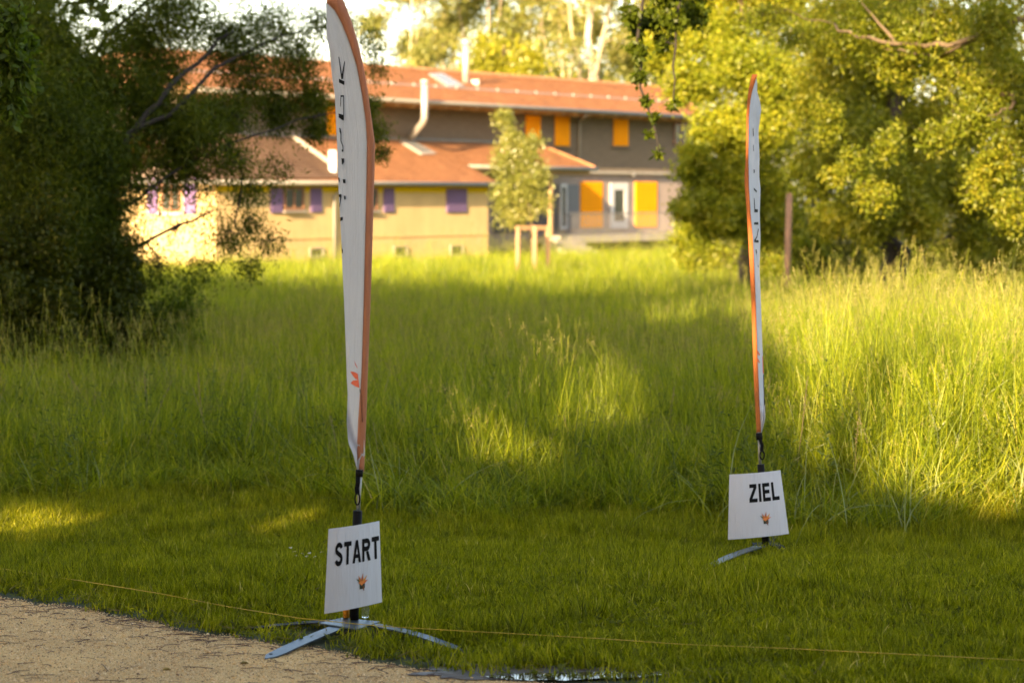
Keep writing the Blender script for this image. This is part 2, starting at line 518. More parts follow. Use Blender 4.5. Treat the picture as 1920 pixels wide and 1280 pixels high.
keep &= (segd(X, Y, (_c2.x, _c2.y - .05), (_e2.x, _e2.y - .05)) > 0.09)
X, Y = X[keep], Y[keep]; ye = ye[keep]; te = te[keep]
n = len(X)
hgt = 0.55 + 0.75 * vnoise(X, Y, 0.45, 1) ** 1.5 + 0.9 * vnoise(X, Y, 0.13, 61) ** 3 + 1.0 * smooth(-1.8, 0.8, Y - te)
hgt *= 0.55 + 0.45 * np.clip((Y - ye) / 0.5, 0, 1)
idx = np.where(rng.uniform(size=n) < 0.14, rng.integers(5, 7, n), rng.integers(0, 5, n))
s_ = np.stack([rng.uniform(0.8, 1.25, n), rng.uniform(0.8, 1.25, n), hgt * rng.uniform(0.8, 1.2, n)], 1)
scatter('lawn_grass', np.stack([X, Y, gz(X, Y)], 1), euler(n, 0.2), s_, idx, lawn_vars, 'short shaded lawn grass between path and tall meadow')

# tall meadow
tall_vars = [blade_mesh('tc', 30, 0.19, 0.35, 0.95, 0.0105, 0.75, 6, M_tall, seeds=0) for _ in range(4)]
tall_vars += [blade_mesh('tc', 26, 0.19, 0.30, 0.88, 0.0085, 0.65, 6, M_tall, seeds=4, seedmat=M_seed) for _ in range(3)]
far_vars = [blade_mesh('fc', 46, 0.32, 0.45, 0.92, 0.013, 0.5, 4, M_tall, seeds=1, seedmat=M_seed) for _ in range(4)]
X, Y = wedge(19000, 16.2, 38, 1.0)
te = tall_edge(X); keep = Y > te + 0.9 * (vnoise(X, Y, 0.4, 6) - 0.5)
X, Y, te = X[keep], Y[keep], te[keep]; n = len(X)
hh = (0.58 + 0.45 * vnoise(X, Y, 1.7, 2) + 0.42 * vnoise(X, Y, 0.45, 12) ** 2) * (0.42 + 0.58 * smooth(-0.2, 2.3, Y - te))
hh *= 1 + 0.18 * smooth(1.8, 3.0, X)
s_ = np.stack([rng.uniform(0.8, 1.2, n), rng.uniform(0.8, 1.2, n), hh * rng.uniform(0.85, 1.15, n)], 1)
sd_ = (rng.uniform(size=n) < 0.04 + 0.30 * vnoise(X, Y, 1.3, 9))
idx = np.where(sd_, rng.integers(4, 7, n), rng.integers(0, 4, n))
scatter('meadow_grass', np.stack([X, Y, gz(X, Y)], 1), euler(n, 0.17), s_, idx, tall_vars, 'tall uncut meadow grass with seed heads beyond the mown strip')
X, Y = wedge(17000, 37, 128, 2.5); n = len(X)
hh = (0.70 + 0.40 * vnoise(X, Y, 3.5, 3) + 0.35 * vnoise(X, Y, 0.9, 81) ** 2) * (1 + 0.22 * smooth(60, 80, Y))
s_ = np.stack([rng.uniform(0.9, 1.5, n), rng.uniform(0.9, 1.5, n), hh * rng.uniform(0.85, 1.2, n)], 1)
scatter('distant_meadow_grass', np.stack([X, Y, gz(X, Y)], 1), euler(n, 0.10), s_, rng.integers(0, 4, n), far_vars, 'tall grass of the distant meadow up to the houses')

# broad bent blades standing out at the meadow edge
M_reed = leaf_mat('bent_blade', [(0, (0.13, 0.17, 0.01)), (0.6, (0.23, 0.25, 0.03)), (1, (0.42, 0.32, 0.06))], (1.4, 1.4, 0.7), 0.4, 0.08, True)
reed_vars = [blade_mesh('rc', 7, 0.18, 0.45, 0.95, 0.0085, 1.3, 7, M_reed) for _ in range(4)]
X, Y = wedge(900, 16.2, 26, 0.6)
keep = (Y > tall_edge(X) - 0.1) & (rng.uniform(size=len(X)) < 0.25 + 0.75 * smooth(0.3, 2.4, X)); X, Y = X[keep], Y[keep]; n = len(X)
s_ = np.stack([np.ones(n)] * 3, 1) * rng.uniform(0.7, 1.15, (n, 1))
scatter('bent_reed_grass', np.stack([X, Y, gz(X, Y)], 1), euler(n, 0.3), s_, rng.integers(0, 4, n), reed_vars, 'broad pale bent blades leaning out of the meadow edge')

# leafy herbs and dead stalks mixed into the meadow
M_herb = leaf_mat('meadow_herb', [(0, (.035, .055, .004)), (.6, (.08, .115, .008)), (1, (.17, .19, .02))], (1.6, 1.6, .6), .35, .03, True)
M_dead = leaf_mat('dead_stalk', [(0, (.12, .085, .04)), (1, (.34, .26, .13))], (1.2, 1.1, .9), .25, .02, True)
def herb(k, mat, dead=False):
    rr = random.Random(900 + k); V = []; F = []; va = []
    for st in range(1 if dead else 3):
        bx, by = rr.gauss(0, .06), rr.gauss(0, .06); h = rr.uniform(.6, 1.0); lx_, ly_ = rr.gauss(0, .12), rr.gauss(0, .12)
        for q in range(5):
            a = q / 5; b = (q + 1) / 5; i = len(V); w_ = .003
            V += [(bx + lx_ * a * a - w_, by + ly_ * a * a, h * a), (bx + lx_ * a * a + w_, by + ly_ * a * a, h * a), (bx + lx_ * b * b + w_, by + ly_ * b * b, h * b), (bx + lx_ * b * b - w_, by + ly_ * b * b, h * b)]
            F.append((i, i + 1, i + 2, i + 3)); va.append(.5)
        for q in range(40 if dead else 16):
            a = rr.uniform(.72, 1.03) if dead else rr.uniform(.1, 1.0); L_ = rr.uniform(.012, .03) if dead else rr.uniform(.05, .12) * (1.15 - .6 * a); w_ = L_ * (.5 if dead else .3)
            an = rr.uniform(0, 6.28); d_ = (math.cos(an), math.sin(an)); up = rr.uniform(-.2, .7); x0, y0, z0 = bx + lx_ * a * a, by + ly_ * a * a, h * a; i = len(V)
            V += [(x0, y0, z0), (x0 + d_[0] * L_ * .5 - d_[1] * w_ / 2, y0 + d_[1] * L_ * .5 + d_[0] * w_ / 2, z0 + L_ * up * .6), (x0 + d_[0] * L_, y0 + d_[1] * L_, z0 + L_ * up * .7), (x0 + d_[0] * L_ * .5 + d_[1] * w_ / 2, y0 + d_[1] * L_ * .5 - d_[0] * w_ / 2, z0 + L_ * up * .6)]
            F.append((i, i + 1, i + 2, i + 3)); va.append(rr.random())
    me = bpy.data.meshes.new('herb'); me.from_pydata(V, [], F); a_ = me.attributes.new('var', 'FLOAT', 'FACE'); a_.data.foreach_set('value', va); me.materials.append(mat); return bpy.data.objects.new('herb', me)
X, Y = wedge(2600, 16.6, 40, 1.0); keep = (Y > tall_edge(X) + .1) & (vnoise(X, Y, .8, 91) > .5); X, Y = X[keep], Y[keep]; n = len(X)
scatter('meadow_herbs', np.stack([X, Y, gz(X, Y)], 1), euler(n, .15), rng.uniform(.6, 1.05, (n, 1)) * np.ones((n, 3)), rng.integers(0, 6, n), [herb(k, M_herb) for k in range(5)] + [herb(9, M_dead, True)], 'leafy herbs and brown dead stalks among the tall meadow grass')

# ------------------------------------------------------------------ trees
def leaves(P, length, width, droop=0.0, spread=1.0, dirs=None):
    """kite-shaped leaves at P; returns verts, idx"""
    n = len(P)
    if dirs is None:
        a = rng.normal(size=(n, 3))
        a[:, 2] = a[:, 2] * spread - droop
    else:
        a = dirs + rng.normal(size=(n, 3)) * spread
    a /= np.linalg.norm(a, axis=1)[:, None] + 1e-9
    b = rng.normal(size=(n, 3)); b -= a * np.sum(a * b, 1)[:, None]
    b /= np.linalg.norm(b, axis=1)[:, None] + 1e-9
    c_ = np.cross(a, b)
    L = (length * rng.uniform(0.65, 1.3, n))[:, None]; W = (width * rng.uniform(0.7, 1.25, n))[:, None]
    v = np.stack([P, P + a * L * 0.45 + b * W * 0.5 + c_ * W * 0.15, P + a * L, P + a * L * 0.45 - b * W * 0.5 + c_ * W * 0.15], 1)
    return v.reshape(-1, 3)
def bez(p0, p1, k, sag=0.0, jit=0.03):
    p0 = np.array(p0, float); p1 = np.array(p1, float)
    L = np.linalg.norm(p1 - p0)
    mid = (p0 + p1) / 2 + np.array([0, 0, sag * L]) + rng.normal(size=3) * L * 0.08
    t_ = np.linspace(0, 1, k)[:, None]
    pts = (1 - t_) ** 2 * p0 + 2 * t_ * (1 - t_) * mid + t_ ** 2 * p1
    j = rng.normal(size=pts.shape) * L * jit; j[0] = 0; j[-1] = 0
    return pts + j
def tree(name, label, cat, base, spine, r0, clusters, leaf, mat, bark, group=None, twigs=14, limb=None, sag=0.12, tw=0.010, tuft=0.16, in_cam=None):
    """clusters: (centre, radii, leaf count); leaf: (length, width, droop)"""
    root = empty(name, base, label, cat, group)
    tb = MB(); lb = MB()
    sp = [np.array(p, float) for p in spine]
    k = len(sp)
    fine = []
    for i in range(k - 1):
        for q in np.linspace(0, 1, 5)[:-1]: fine.append(sp[i] * (1 - q) + sp[i + 1] * q)
    fine.append(sp[-1])
    fine = [p + (rng.normal(size=3) * r0 * 0.35 if 0 < i < len(fine) - 1 else 0) for i, p in enumerate(fine)]
    rad = [r0 * (1 - 0.75 * i / (len(fine) - 1)) for i in range(len(fine))]
    rad[0] = r0 * 1.3
    tb.tube(fine, rad, 9)
    nodes = [(p, rad[i]) for i, p in enumerate(fine) if i > len(fine) * 0.18]
    for pts, rr in (limb or []):
        pts = [np.array(p, float) for p in pts]
        rs = [rr * (1 - 0.7 * i / (len(pts) - 1)) for i in range(len(pts))]
        dense = []; dr = []
        for i in range(len(pts) - 1):
            for q in (0, 0.34, 0.67):
                dense.append(pts[i] * (1 - q) + pts[i + 1] * q + (rng.normal(size=3) * rr * 0.5 if (i or q) else 0)); dr.append(rs[i] * (1 - q) + rs[i + 1] * q)
        dense.append(pts[-1]); dr.append(rs[-1])
        lb.tube(dense, dr, 7)
        nodes += list(zip(dense, dr))
    P = []; D = []
    order = sorted(clusters, key=lambda c: min(np.linalg.norm(np.array(c[0]) - q[0]) for q in nodes))
    for c, rd, nl in order:
        c = np.array(c, float); rd = np.array(rd, float)
        dist = [np.linalg.norm(c - q[0]) + 0.6 * max(0, q[0][2] - c[2]) for q in nodes]
        j = int(np.argmin(dist)); q, rq = nodes[j]
        r1 = min(rq * 0.6, max(0.012, 0.022 * rd.mean() + 0.006 * dist[j]))
        path = bez(q, c, 7, sag)
        rs = np.linspace(r1, r1 * 0.45, 7)
        lb.tube(path, list(rs), 5)
        nodes += [(path[i], rs[i]) for i in range(2, 7)]
        nt_ = twigs
        u = rng.normal(size=(nt_, 3)); u /= np.linalg.norm(u, axis=1)[:, None]
        ends = c + u * rd * (rng.uniform(size=(nt_, 1)) ** 0.4) * 0.95
        for e in ends:
            st = path[rng.integers(3, 7)]
            tp = bez(st, e, 5, sag * 0.6, 0.04)
            lb.tube(tp, [r1 * 0.4, r1 * 0.32, r1 * 0.25, r1 * 0.18, tw * 0.4], 4, cap=False)
            m_ = max(4, int(nl / nt_))
            ti = rng.uniform(0.25, 1.05, m_) ** 0.6
            seg = np.clip((ti * 4).astype(int), 0, 3); fr = (ti * 4 - seg)[:, None]
            pp = tp[seg] * (1 - fr) + tp[seg + 1] * fr
            sprd = tuft * rd.mean() * (0.35 + 0.65 * rng.uniform(size=(m_, 1)))
            pp = pp + rng.normal(size=(m_, 3)) * sprd
            if leaf[2] > 0.6:
                pp[:, 2] -= np.abs(rng.normal(size=m_)) * rd.mean() * 0.28
            P.append(pp)
    P = np.concatenate(P)
    if in_cam is not None: P = P[in_cam(P)]
    v = leaves(P, leaf[0], leaf[1], leaf[2])
    idx_ = np.arange(len(P) * 4)
    tb.build('trunk', bark, root, True)
    lb.build('branches', M_twigs if bark is M_barkb else bark, root, True)
    cv = rng.uniform(size=len(P)) * 0.6 + 0.4 * vnoise(P[:, 0] + P[:, 1] * 0.5, P[:, 2], 0.8, 21)
    np_mesh('crown', v, 4, idx_, mat, root, np.clip(cv, 0, 1))
    return root
def Z(px, py, Y): return tuple(at(px, py, Y))

# dark willow at the left edge of the meadow
Yw = 29.0
cl = []
def C(px, py, Y, rpx, n, asp=(1.0, 1.0, 0.8)):
    s_ = rpx * Y / FPX
    cl.append((Z(px, py, Y), (s_ * asp[0], s_ * asp[1], s_ * asp[2]), n))
for a in [(60, 40, 29, 110, 9000), (60, 200, 28, 120, 12000), (60, 350, 28, 120, 12000), (170, 150, 29.5, 90, 6000), (190, 270, 29, 95, 9000), (160, 400, 29, 95, 9000),
          (70, 480, 28, 110, 9000), (180, 500, 29, 90, 7000), (250, 60, 30, 90, 2600), (330, 20, 30, 90, 2400), (420, 60, 30.5, 80, 2600), (510, 40, 31, 80, 2600),
          (560, 110, 31, 70, 2300), (470, 130, 30.5, 80, 2800), (270, 190, 30, 85, 4200), (300, 120, 31, 60, 1600), (350, 220, 29.5, 75, 3200), (420, 200, 30, 65, 2400), (520, 190, 31, 60, 2200),
          (590, 170, 31, 45, 1300), (640, 40, 31, 45, 420), (690, 70, 31, 40, 420), (705, 120, 31, 35, 320), (690, 190, 30.5, 26, 500), (700, 240, 30.5, 34, 800), (715, 285, 30.5, 20, 320),
          (590, 235, 31, 35, 900), (330, 300, 29.5, 75, 3800), (430, 290, 29.5, 60, 1500), (260, 350, 29, 60, 2000), (380, 340, 29.5, 50, 1100), (470, 350, 30, 45, 700), (520, 310, 30, 40, 420),
          (470, 410, 30, 45, 600), (510, 450, 30, 35, 380), (420, 440, 29.5, 45, 650), (390, 400, 29.5, 45, 420), (330, 430, 29.5, 55, 420), (300, 500, 29.5, 70, 2200), (390, 500, 29.5, 55, 1300), (470, 500, 30, 35, 420),
          (-60, 100, 29, 160, 5000), (-70, 400, 28.5, 160, 5000), (240, 450, 29, 60, 900), (600, 30, 31, 50, 700)]:
    C(*a)
lim = [([Z(90, 560, 29.4), Z(170, 420, 29.2), Z(240, 260, 29), Z(300, 185, 29.3), Z(370, 120, 29.8), Z(440, 60, 30.3)], 0.06),
       ([Z(240, 260, 29), Z(320, 215, 29.2), Z(400, 130, 29.8), Z(470, 90, 30.4), Z(560, 60, 31)], 0.034),
       ([Z(60, 500, 29.3), Z(120, 250, 29.5), Z(200, 70, 30), Z(300, -30, 30)], 0.05),
       ([Z(170, 420, 29.2), Z(260, 372, 29), Z(330, 320, 29.2), Z(430, 270, 29.6), Z(560, 225, 30.4), Z(680, 200, 30.6)], 0.022),
       ([Z(100, 540, 29.4), Z(240, 470, 29.2), Z(340, 420, 29.4), Z(400, 395, 29.6)], 0.03),
       ([Z(430, 270, 29.6), Z(455, 330, 29.8), Z(440, 420, 29.8), Z(470, 470, 30)], 0.018)]
def thin(c_):
    qx = float(project(np.array([c_[0]]))[0][0]); qy = float(project(np.array([c_[0]]))[1][0])
    f = 1.7 if qx < 205 else 1.0
    if 205 < qx < 400 and qy < 240: f = 1.9
    if 215 < qx < 420 and qy > 325: f = 0.34
    if qx > 440 and qy > 300: f = 0.85
    return (c_[0], c_[1], max(60, int(c_[2] * f)))
cl = [thin(c_) for c_ in cl]
b0 = Vector((Z(40, 700, 29.5)[0], 29.5, float(gz(-5.8, 29.5))))
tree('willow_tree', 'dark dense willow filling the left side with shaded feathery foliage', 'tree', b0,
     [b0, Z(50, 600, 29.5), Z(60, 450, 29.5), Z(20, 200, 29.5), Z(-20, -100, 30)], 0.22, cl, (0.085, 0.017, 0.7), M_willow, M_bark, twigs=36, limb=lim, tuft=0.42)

# shrubs at its foot
def shrub(px, py, Y, rpx, n, label, mat=None, lf=(0.06, 0.035, 0.1), name='shrub', group=None, hf=1.0, stems=4, bark=None, cat='shrub'):
    c = Vector(Z(px, py, Y)); s_ = rpx * Y / FPX
    g0 = float(gz(c.x, Y)); base = Vector((c.x, Y, g0))
    cls = []
    top = c.z + s_ * hf
    for k in range(7):
        a = k * 2.4; rr = s_ * 0.5 * math.sqrt((k + 0.5) / 7)
        zz = g0 + (top - g0) * (0.35 + 0.5 * ((k * 0.618) % 1))
        cls.append(((c.x + rr * math.cos(a), Y + rr * math.sin(a), zz), (s_ * 0.55, s_ * 0.55, (top - g0) * 0.33), n // 7))
    return tree(name, label, cat, base, [base, (c.x, Y, g0 + (top - g0) * 0.3), (c.x + 0.05, Y, g0 + (top - g0) * 0.55)], max(0.02, s_ * 0.045), cls, lf, mat or M_shrub, bark or M_bark, group, twigs=16, tuft=0.22)
shrub(40, 520, 26.5, 150, 26000, 'dense dark bramble shrub at the far left under the willow', group='shrubs at the meadow edge')
shrub(210, 560, 27.5, 110, 16000, 'low dark shrub between the bramble and the sunlit gable', group='shrubs at the meadow edge')
shrub(330, 590, 29.5, 90, 7000, 'olive green bush at the right foot of the willow', M_near, (0.05, 0.022, 0.3), group='shrubs at the meadow edge', hf=0.6)
# near broad-leaved twigs hanging in at the top left corner
cl = []
for a in [(20, 30, 17, 55, 500), (30, 110, 17, 50, 500), (15, 180, 17, 45, 450), (45, 60, 17.3, 40, 260), (40, 140, 17.2, 32, 220), (-50, 60, 17, 80, 900)]: C(*a)
bn = Vector((-6.2, 16.5, float(gz(-6.2, 16.5))))
tree('maple_tree', 'broad-leaved tree whose near twigs hang into the top left corner', 'tree', bn,
     [bn, (-6.1, 16.5, 1.5), (-6.0, 16.6, 3.5), (-5.9, 16.6, 5.2)], 0.14, cl, (0.075, 0.035, 0.9), M_near, M_bark, twigs=12,
     limb=[([(-6.05, 16.6, 2.6), (-5.0, 16.8, 3.7), Z(-20, 0, 17), Z(10, 90, 17)], 0.04)])

# trees on the right
cl = []
for a in [(1340, 60, 62, 70, 2600), (1290, 150, 62, 55, 2000), (1410, 130, 60, 80, 3200), (1350, 240, 60, 65, 2600), (1320, 330, 60, 60, 2400), (1430, 250, 60, 70, 2600), (1400, 350, 60, 75, 3000), (1340, 410, 59, 60, 2200), (1300, 290, 59, 32, 700),
          (1250, 60, 63, 55, 1700), (1230, 110, 63, 40, 900), (1300, -30, 62, 90, 2400), (1440, -20, 62, 90, 2600), (1450, 420, 60, 70, 2300), (1285, 390, 59, 34, 800), (1480, 180, 61, 70, 2200)]: C(*a)
cl = [(a_, b_, int(n_ * 3.7)) for a_, b_, n_ in cl]
bl = ground(1400, 497); bl = Vector((at(1400, 480, 62).x, 62, float(gz(6, 62))))
tree('linden_tree', 'sunlit yellow-green linden directly beside the dark house\'s right end', 'tree', bl,
     [bl, Z(1402, 400, 62), Z(1395, 200, 62), Z(1390, -100, 62)], 0.22, cl, (0.095, 0.075, 0.3), M_linden, M_barkw, 'broad-leaved trees on the right', twigs=26, tuft=0.27)
cl = []
for a in [(1560, 40, 52, 90, 3400), (1540, 160, 52, 80, 3200), (1640, 130, 52, 80, 3000), (1600, 250, 51, 85, 3600), (1700, 230, 52, 85, 3400), (1540, 300, 51, 60, 2200), (1650, 340, 50, 80, 3200), (1760, 330, 51, 80, 3000),
          (1560, 400, 51, 45, 1300), (1620, 410, 50, 50, 1300), (1720, 400, 50, 55, 1300), (1800, 210, 52, 80, 2600), (1860, 340, 51, 80, 2600), (1880, 120, 52, 90, 2600), (1780, 60, 52, 90, 2600), (1660, 20, 52, 90, 2600), (1820, 430, 51, 40, 800), (1900, 440, 51, 40, 900)]: C(*a)
cl = [(a_, b_, int(n_ * 3.2)) for a_, b_, n_ in cl]
bo = Vector((at(1668, 480, 52).x, 52, float(gz(8, 52))))
tree('osier_tree', 'leafy willow with a thick dark trunk on the right, behind the second flag', 'tree', bo,
     [bo, Z(1665, 430, 52), Z(1660, 330, 52), Z(1690, 100, 52), Z(1700, -120, 52)], 0.34, cl, (0.095, 0.05, 0.7), M_osier, M_bark, 'broad-leaved trees on the right', twigs=26, tuft=0.27,
     limb=[([Z(1664, 420, 52), Z(1720, 330, 51.5), Z(1800, 250, 51), Z(1870, 190, 51)], 0.12), ([Z(1700, 400, 51), Z(1722, 450, 50.6), Z(1735, 500, 50.4)], 0.05)])
cl = []
for a in [(1640, 30, 36, 80, 1500), (1750, 20, 35, 80, 1700), (1860, 30, 34, 80, 1700), (1580, 70, 37, 55, 700), (1700, 110, 36, 70, 1000), (1880, 150, 34, 70, 1200), (1820, 220, 34, 50, 700), (1900, 280, 34, 60, 1000), (1790, 120, 35, 60, 800),
          (1540, 200, 38, 34, 500), (1550, 250, 38, 30, 420), (1600, 300, 38, 36, 600), (1560, 330, 38, 28, 400), (1660, 270, 37, 36, 500), (1640, 360, 37, 40, 500), (1840, 330, 34.5, 55, 900), (1905, 390, 34, 45, 800), (1760, 250, 35, 45, 500),
          (1500, 60, 37, 40, 350), (1420, 30, 36, 45, 350), (1960, 200, 34, 120, 2500)]: C(*a)
bq = Vector((9.6, 34, float(gz(9.6, 34))))
tree('crack_willow_tree', 'nearer willow with bare lit branches reaching in from the right edge', 'tree', bq,
     [bq, (9.5, 34, 1.6), (9.1, 34, 3.4), (8.6, 34, 6.2)], 0.26, [(a_, b_, int(n_ * 1.9)) for a_, b_, n_ in cl], (0.075, 0.033, 0.8), M_osier, M_barkw, 'broad-leaved trees on the right', twigs=22, tuft=0.3,
     limb=[([(9.1, 34, 3.6), Z(1920, 35, 34), Z(1860, 55, 34), Z(1800, 78, 34.3), Z(1740, 87, 34.6), Z(1680, 83, 35), Z(1610, 68, 35.6), Z(1565, 45, 36)], 0.055),
           ([Z(1680, 83, 35), Z(1650, 45, 35.2), Z(1615, 5, 35.5)], 0.03),
           ([Z(1830, 72, 34.2), Z(1760, 112, 35), Z(1690, 95, 35.6), Z(1650, 88, 36)], 0.03),
           ([(9.3, 34, 2.8), Z(1930, 190, 34), Z(1880, 175, 34), Z(1830, 158, 34.4)], 0.05),
           ([Z(1905, 160, 34), Z(1898, 190, 33.8), Z(1875, 212, 33.6)], 0.04)])
cl = []
for a in [(1185, 20, 26, 26, 260), (1195, 90, 26, 24, 240), (1200, 140, 26, 17, 130), (1210, 185, 26, 12, 70), (1225, 215, 26, 10, 50), (1262, 195, 26, 12, 60), (1215, 250, 26, 9, 34), (1235, 285, 26, 10, 40), (1265, 40, 26, 30, 300), (1230, -30, 26, 60, 900), (1300, 5, 27, 40, 500), (1215, 30, 26.4, 34, 420), (1240, 75, 26.4, 22, 200), (1195, 50, 26.2, 20, 160)]: C(*a)
bh = Vector((7.6, 25, float(gz(7.6, 25))))
tree('hornbeam_tree', 'tree reaching in over the roof with dark twigs hanging before the brown wall', 'tree', bh,
     [bh, (7.5, 25, 2.0), (7.2, 25.3, 4.3), (6.6, 25.5, 6.5)], 0.2, cl, (0.075, 0.045, 0.8), M_willow, M_bark, twigs=10, tuft=0.25,
     limb=[([(7.2, 25.3, 4.6), (5.4, 25.8, 5.3), (3.4, 26, 5.2), Z(1240, -80, 26), Z(1205, -10, 26), Z(1195, 80, 26), Z(1205, 160, 26), Z(1222, 230, 26), Z(1236, 290, 26)], 0.03),
           ([Z(1300, -70, 26), Z(1270, 20, 26), Z(1263, 120, 26), Z(1262, 205, 26)], 0.02)])
shrub(1310, 430, 72, 62, 16000, 'round bush in front of the brown house\'s right corner', M_linden, (0.10, 0.07, 0.2), group='bushes before the right-hand trees', hf=0.6)
shrub(1530, 455, 66, 48, 12000, 'bush right of the wooden post under the trees', M_osier, (0.10, 0.07, 0.2), group='bushes before the right-hand trees', hf=0.7)
shrub(1420, 460, 70, 50, 12000, 'bush left of the wooden post below the linden', M_osier, (0.10, 0.07, 0.2), group='bushes before the right-hand trees', hf=0.6)
shrub(1850, 440, 62, 80, 18000, 'sunlit shrub at the right edge behind the willow', M_osier, (0.10, 0.07, 0.2), group='bushes before the right-hand trees', hf=0.6)

# behind the houses
def birch(px, Y, seed, n, label, mat=M_birch, bark=M_barkb, name='birch_tree', h=23, w_=2.6, lf=(0.24, 0.18, 0.6), fork=True, z0=3.0, group='birches behind the roof', r0=0.15):
    if mat is M_birch: n = int(n * 5.0)
    rr = random.Random(seed)
    x = at(px, 300, Y).x; g0 = float(gz(x, Y)); b = Vector((x, Y, g0))
    cls = []
    for k in range(17):
        q = k / 16; zz = g0 + z0 + (h - z0) * q
        rad = w_ * (0.45 + 0.75 * math.sin(math.pi * (0.15 + 0.8 * q)))
        a = k * 2.4 + seed
        cls.append(((x + rad * 0.75 * math.cos(a), Y + rad * 0.75 * math.sin(a), zz + rr.uniform(-.4, .4)), (rad * 0.55, rad * 0.55, 1.25), n // 17))
    lm = []
    if fork:
        lm = [([(x, Y, g0 + h * 0.36), (x + 0.7, Y, g0 + h * 0.55), (x + 1.5, Y, g0 + h * 0.8)], r0 * 0.6), ([(x, Y, g0 + h * 0.32), (x - 0.9, Y, g0 + h * 0.5), (x - 1.7, Y, g0 + h * 0.72)], r0 * 0.5)]
    return tree(name, label, 'tree', b, [b, (x + 0.1, Y, g0 + h * 0.3), (x + rr.uniform(-.5, .5), Y, g0 + h * 0.65), (x, Y, g0 + h)], r0, cls, lf, mat, bark, group, twigs=14, limb=lm, tuft=0.38)
birch(760, 150, 1, 3400, 'pale birch just right of the white flag\'s tip')
birch(830, 158, 2, 3400, 'pale birch behind the thin metal flue')
birch(905, 152, 3, 3200, 'pale birch behind the bright green round tree')
birch(985, 160, 4, 3000, 'pale birch above the middle of the upper roof')
birch(1055, 150, 5, 2300, 'pale birch left of the forked cream trunk')
birch(1108, 146, 6, 1600, 'forked birch with a thick cream trunk in full sun', r0=0.36)
birch(1165, 156, 7, 3000, 'pale birch nearest the linden\'s left side')
birch(1240, 150, 12, 4200, 'pale birch half hidden by the linden')
birch(945, 137, 8, 13000, 'bright yellow-green round tree just behind the ridge', M_bright, M_barkw, 'maple_tree', 11.8, 2.9, (0.26, 0.2, 0.2), False, 4.0, 'bright trees behind the ridge', 0.2)
birch(715, 140, 9, 5000, 'smaller bright green tree behind the ridge beside the white flag', M_bright, M_barkw, 'maple_tree', 9.8, 2.2, (0.26, 0.2, 0.2), False, 3.0, 'bright trees behind the ridge', 0.18)
birch(265, 118, 10, 5200, 'bright green tree glimpsed through the willow at the left', M_bright, M_barkw, 'maple_tree', 10.0, 2.4, (0.24, 0.18, 0.2), False, 3.0, 'bright trees behind the ridge', 0.18)

def far_wood(name, label, x0, x1, Y0, Y1, ztop, n, mat, lf=(0.30, 0.22)):
    A_ = rng.uniform(size=(n, 3))
    Yv = Y0 + (Y1 - Y0) * A_[:, 1]; Xv = x0 + (x1 - x0) * A_[:, 0]
    top = ztop * (0.75 + 0.35 * vnoise(Xv, Yv, 3.0, 31))
    Zv = gz(Xv, Yv) + top * A_[:, 2]
    dens = vnoise(Xv, Zv + Yv * .3, 1.3, 33); k_ = rng.uniform(size=n) < (0.25 + 0.9 * dens)
    P = np.stack([Xv, Yv, Zv], 1)[k_]
    o = np_mesh(name, leaves(P, lf[0], lf[1], 0.3), 4, np.arange(len(P) * 4), mat, None, np.clip(0.5 * rng.uniform(size=len(P)) + 0.5 * vnoise(P[:, 0], P[:, 2], 1.1, 35), 0, 1))
    o['kind'] = 'stuff'; o['label'] = label
M_farl = leaf_mat('far_wood_leaf', [(0, (0.03, 0.036, 0.004)), (0.5, (0.065, 0.07, 0.006)), (1, (0.13, 0.12, 0.012))], (1.8, 1.7, 0.6), 0.35, 0.02)  # leaf colours darkened in place of shade among the right-hand trees
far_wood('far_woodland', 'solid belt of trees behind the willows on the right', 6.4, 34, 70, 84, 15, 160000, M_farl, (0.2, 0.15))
far_wood('distant_birch_belt', 'hazy pale green belt of trees far behind the houses', -7.2, 22, 172, 192, 19, 42000, M_birch, (0.34, 0.26))
far_wood('thicket', 'dark thicket behind the willow at the left edge', -22, -6.6, 34, 42, 10.5, 70000, M_shrub, (0.22, 0.15))
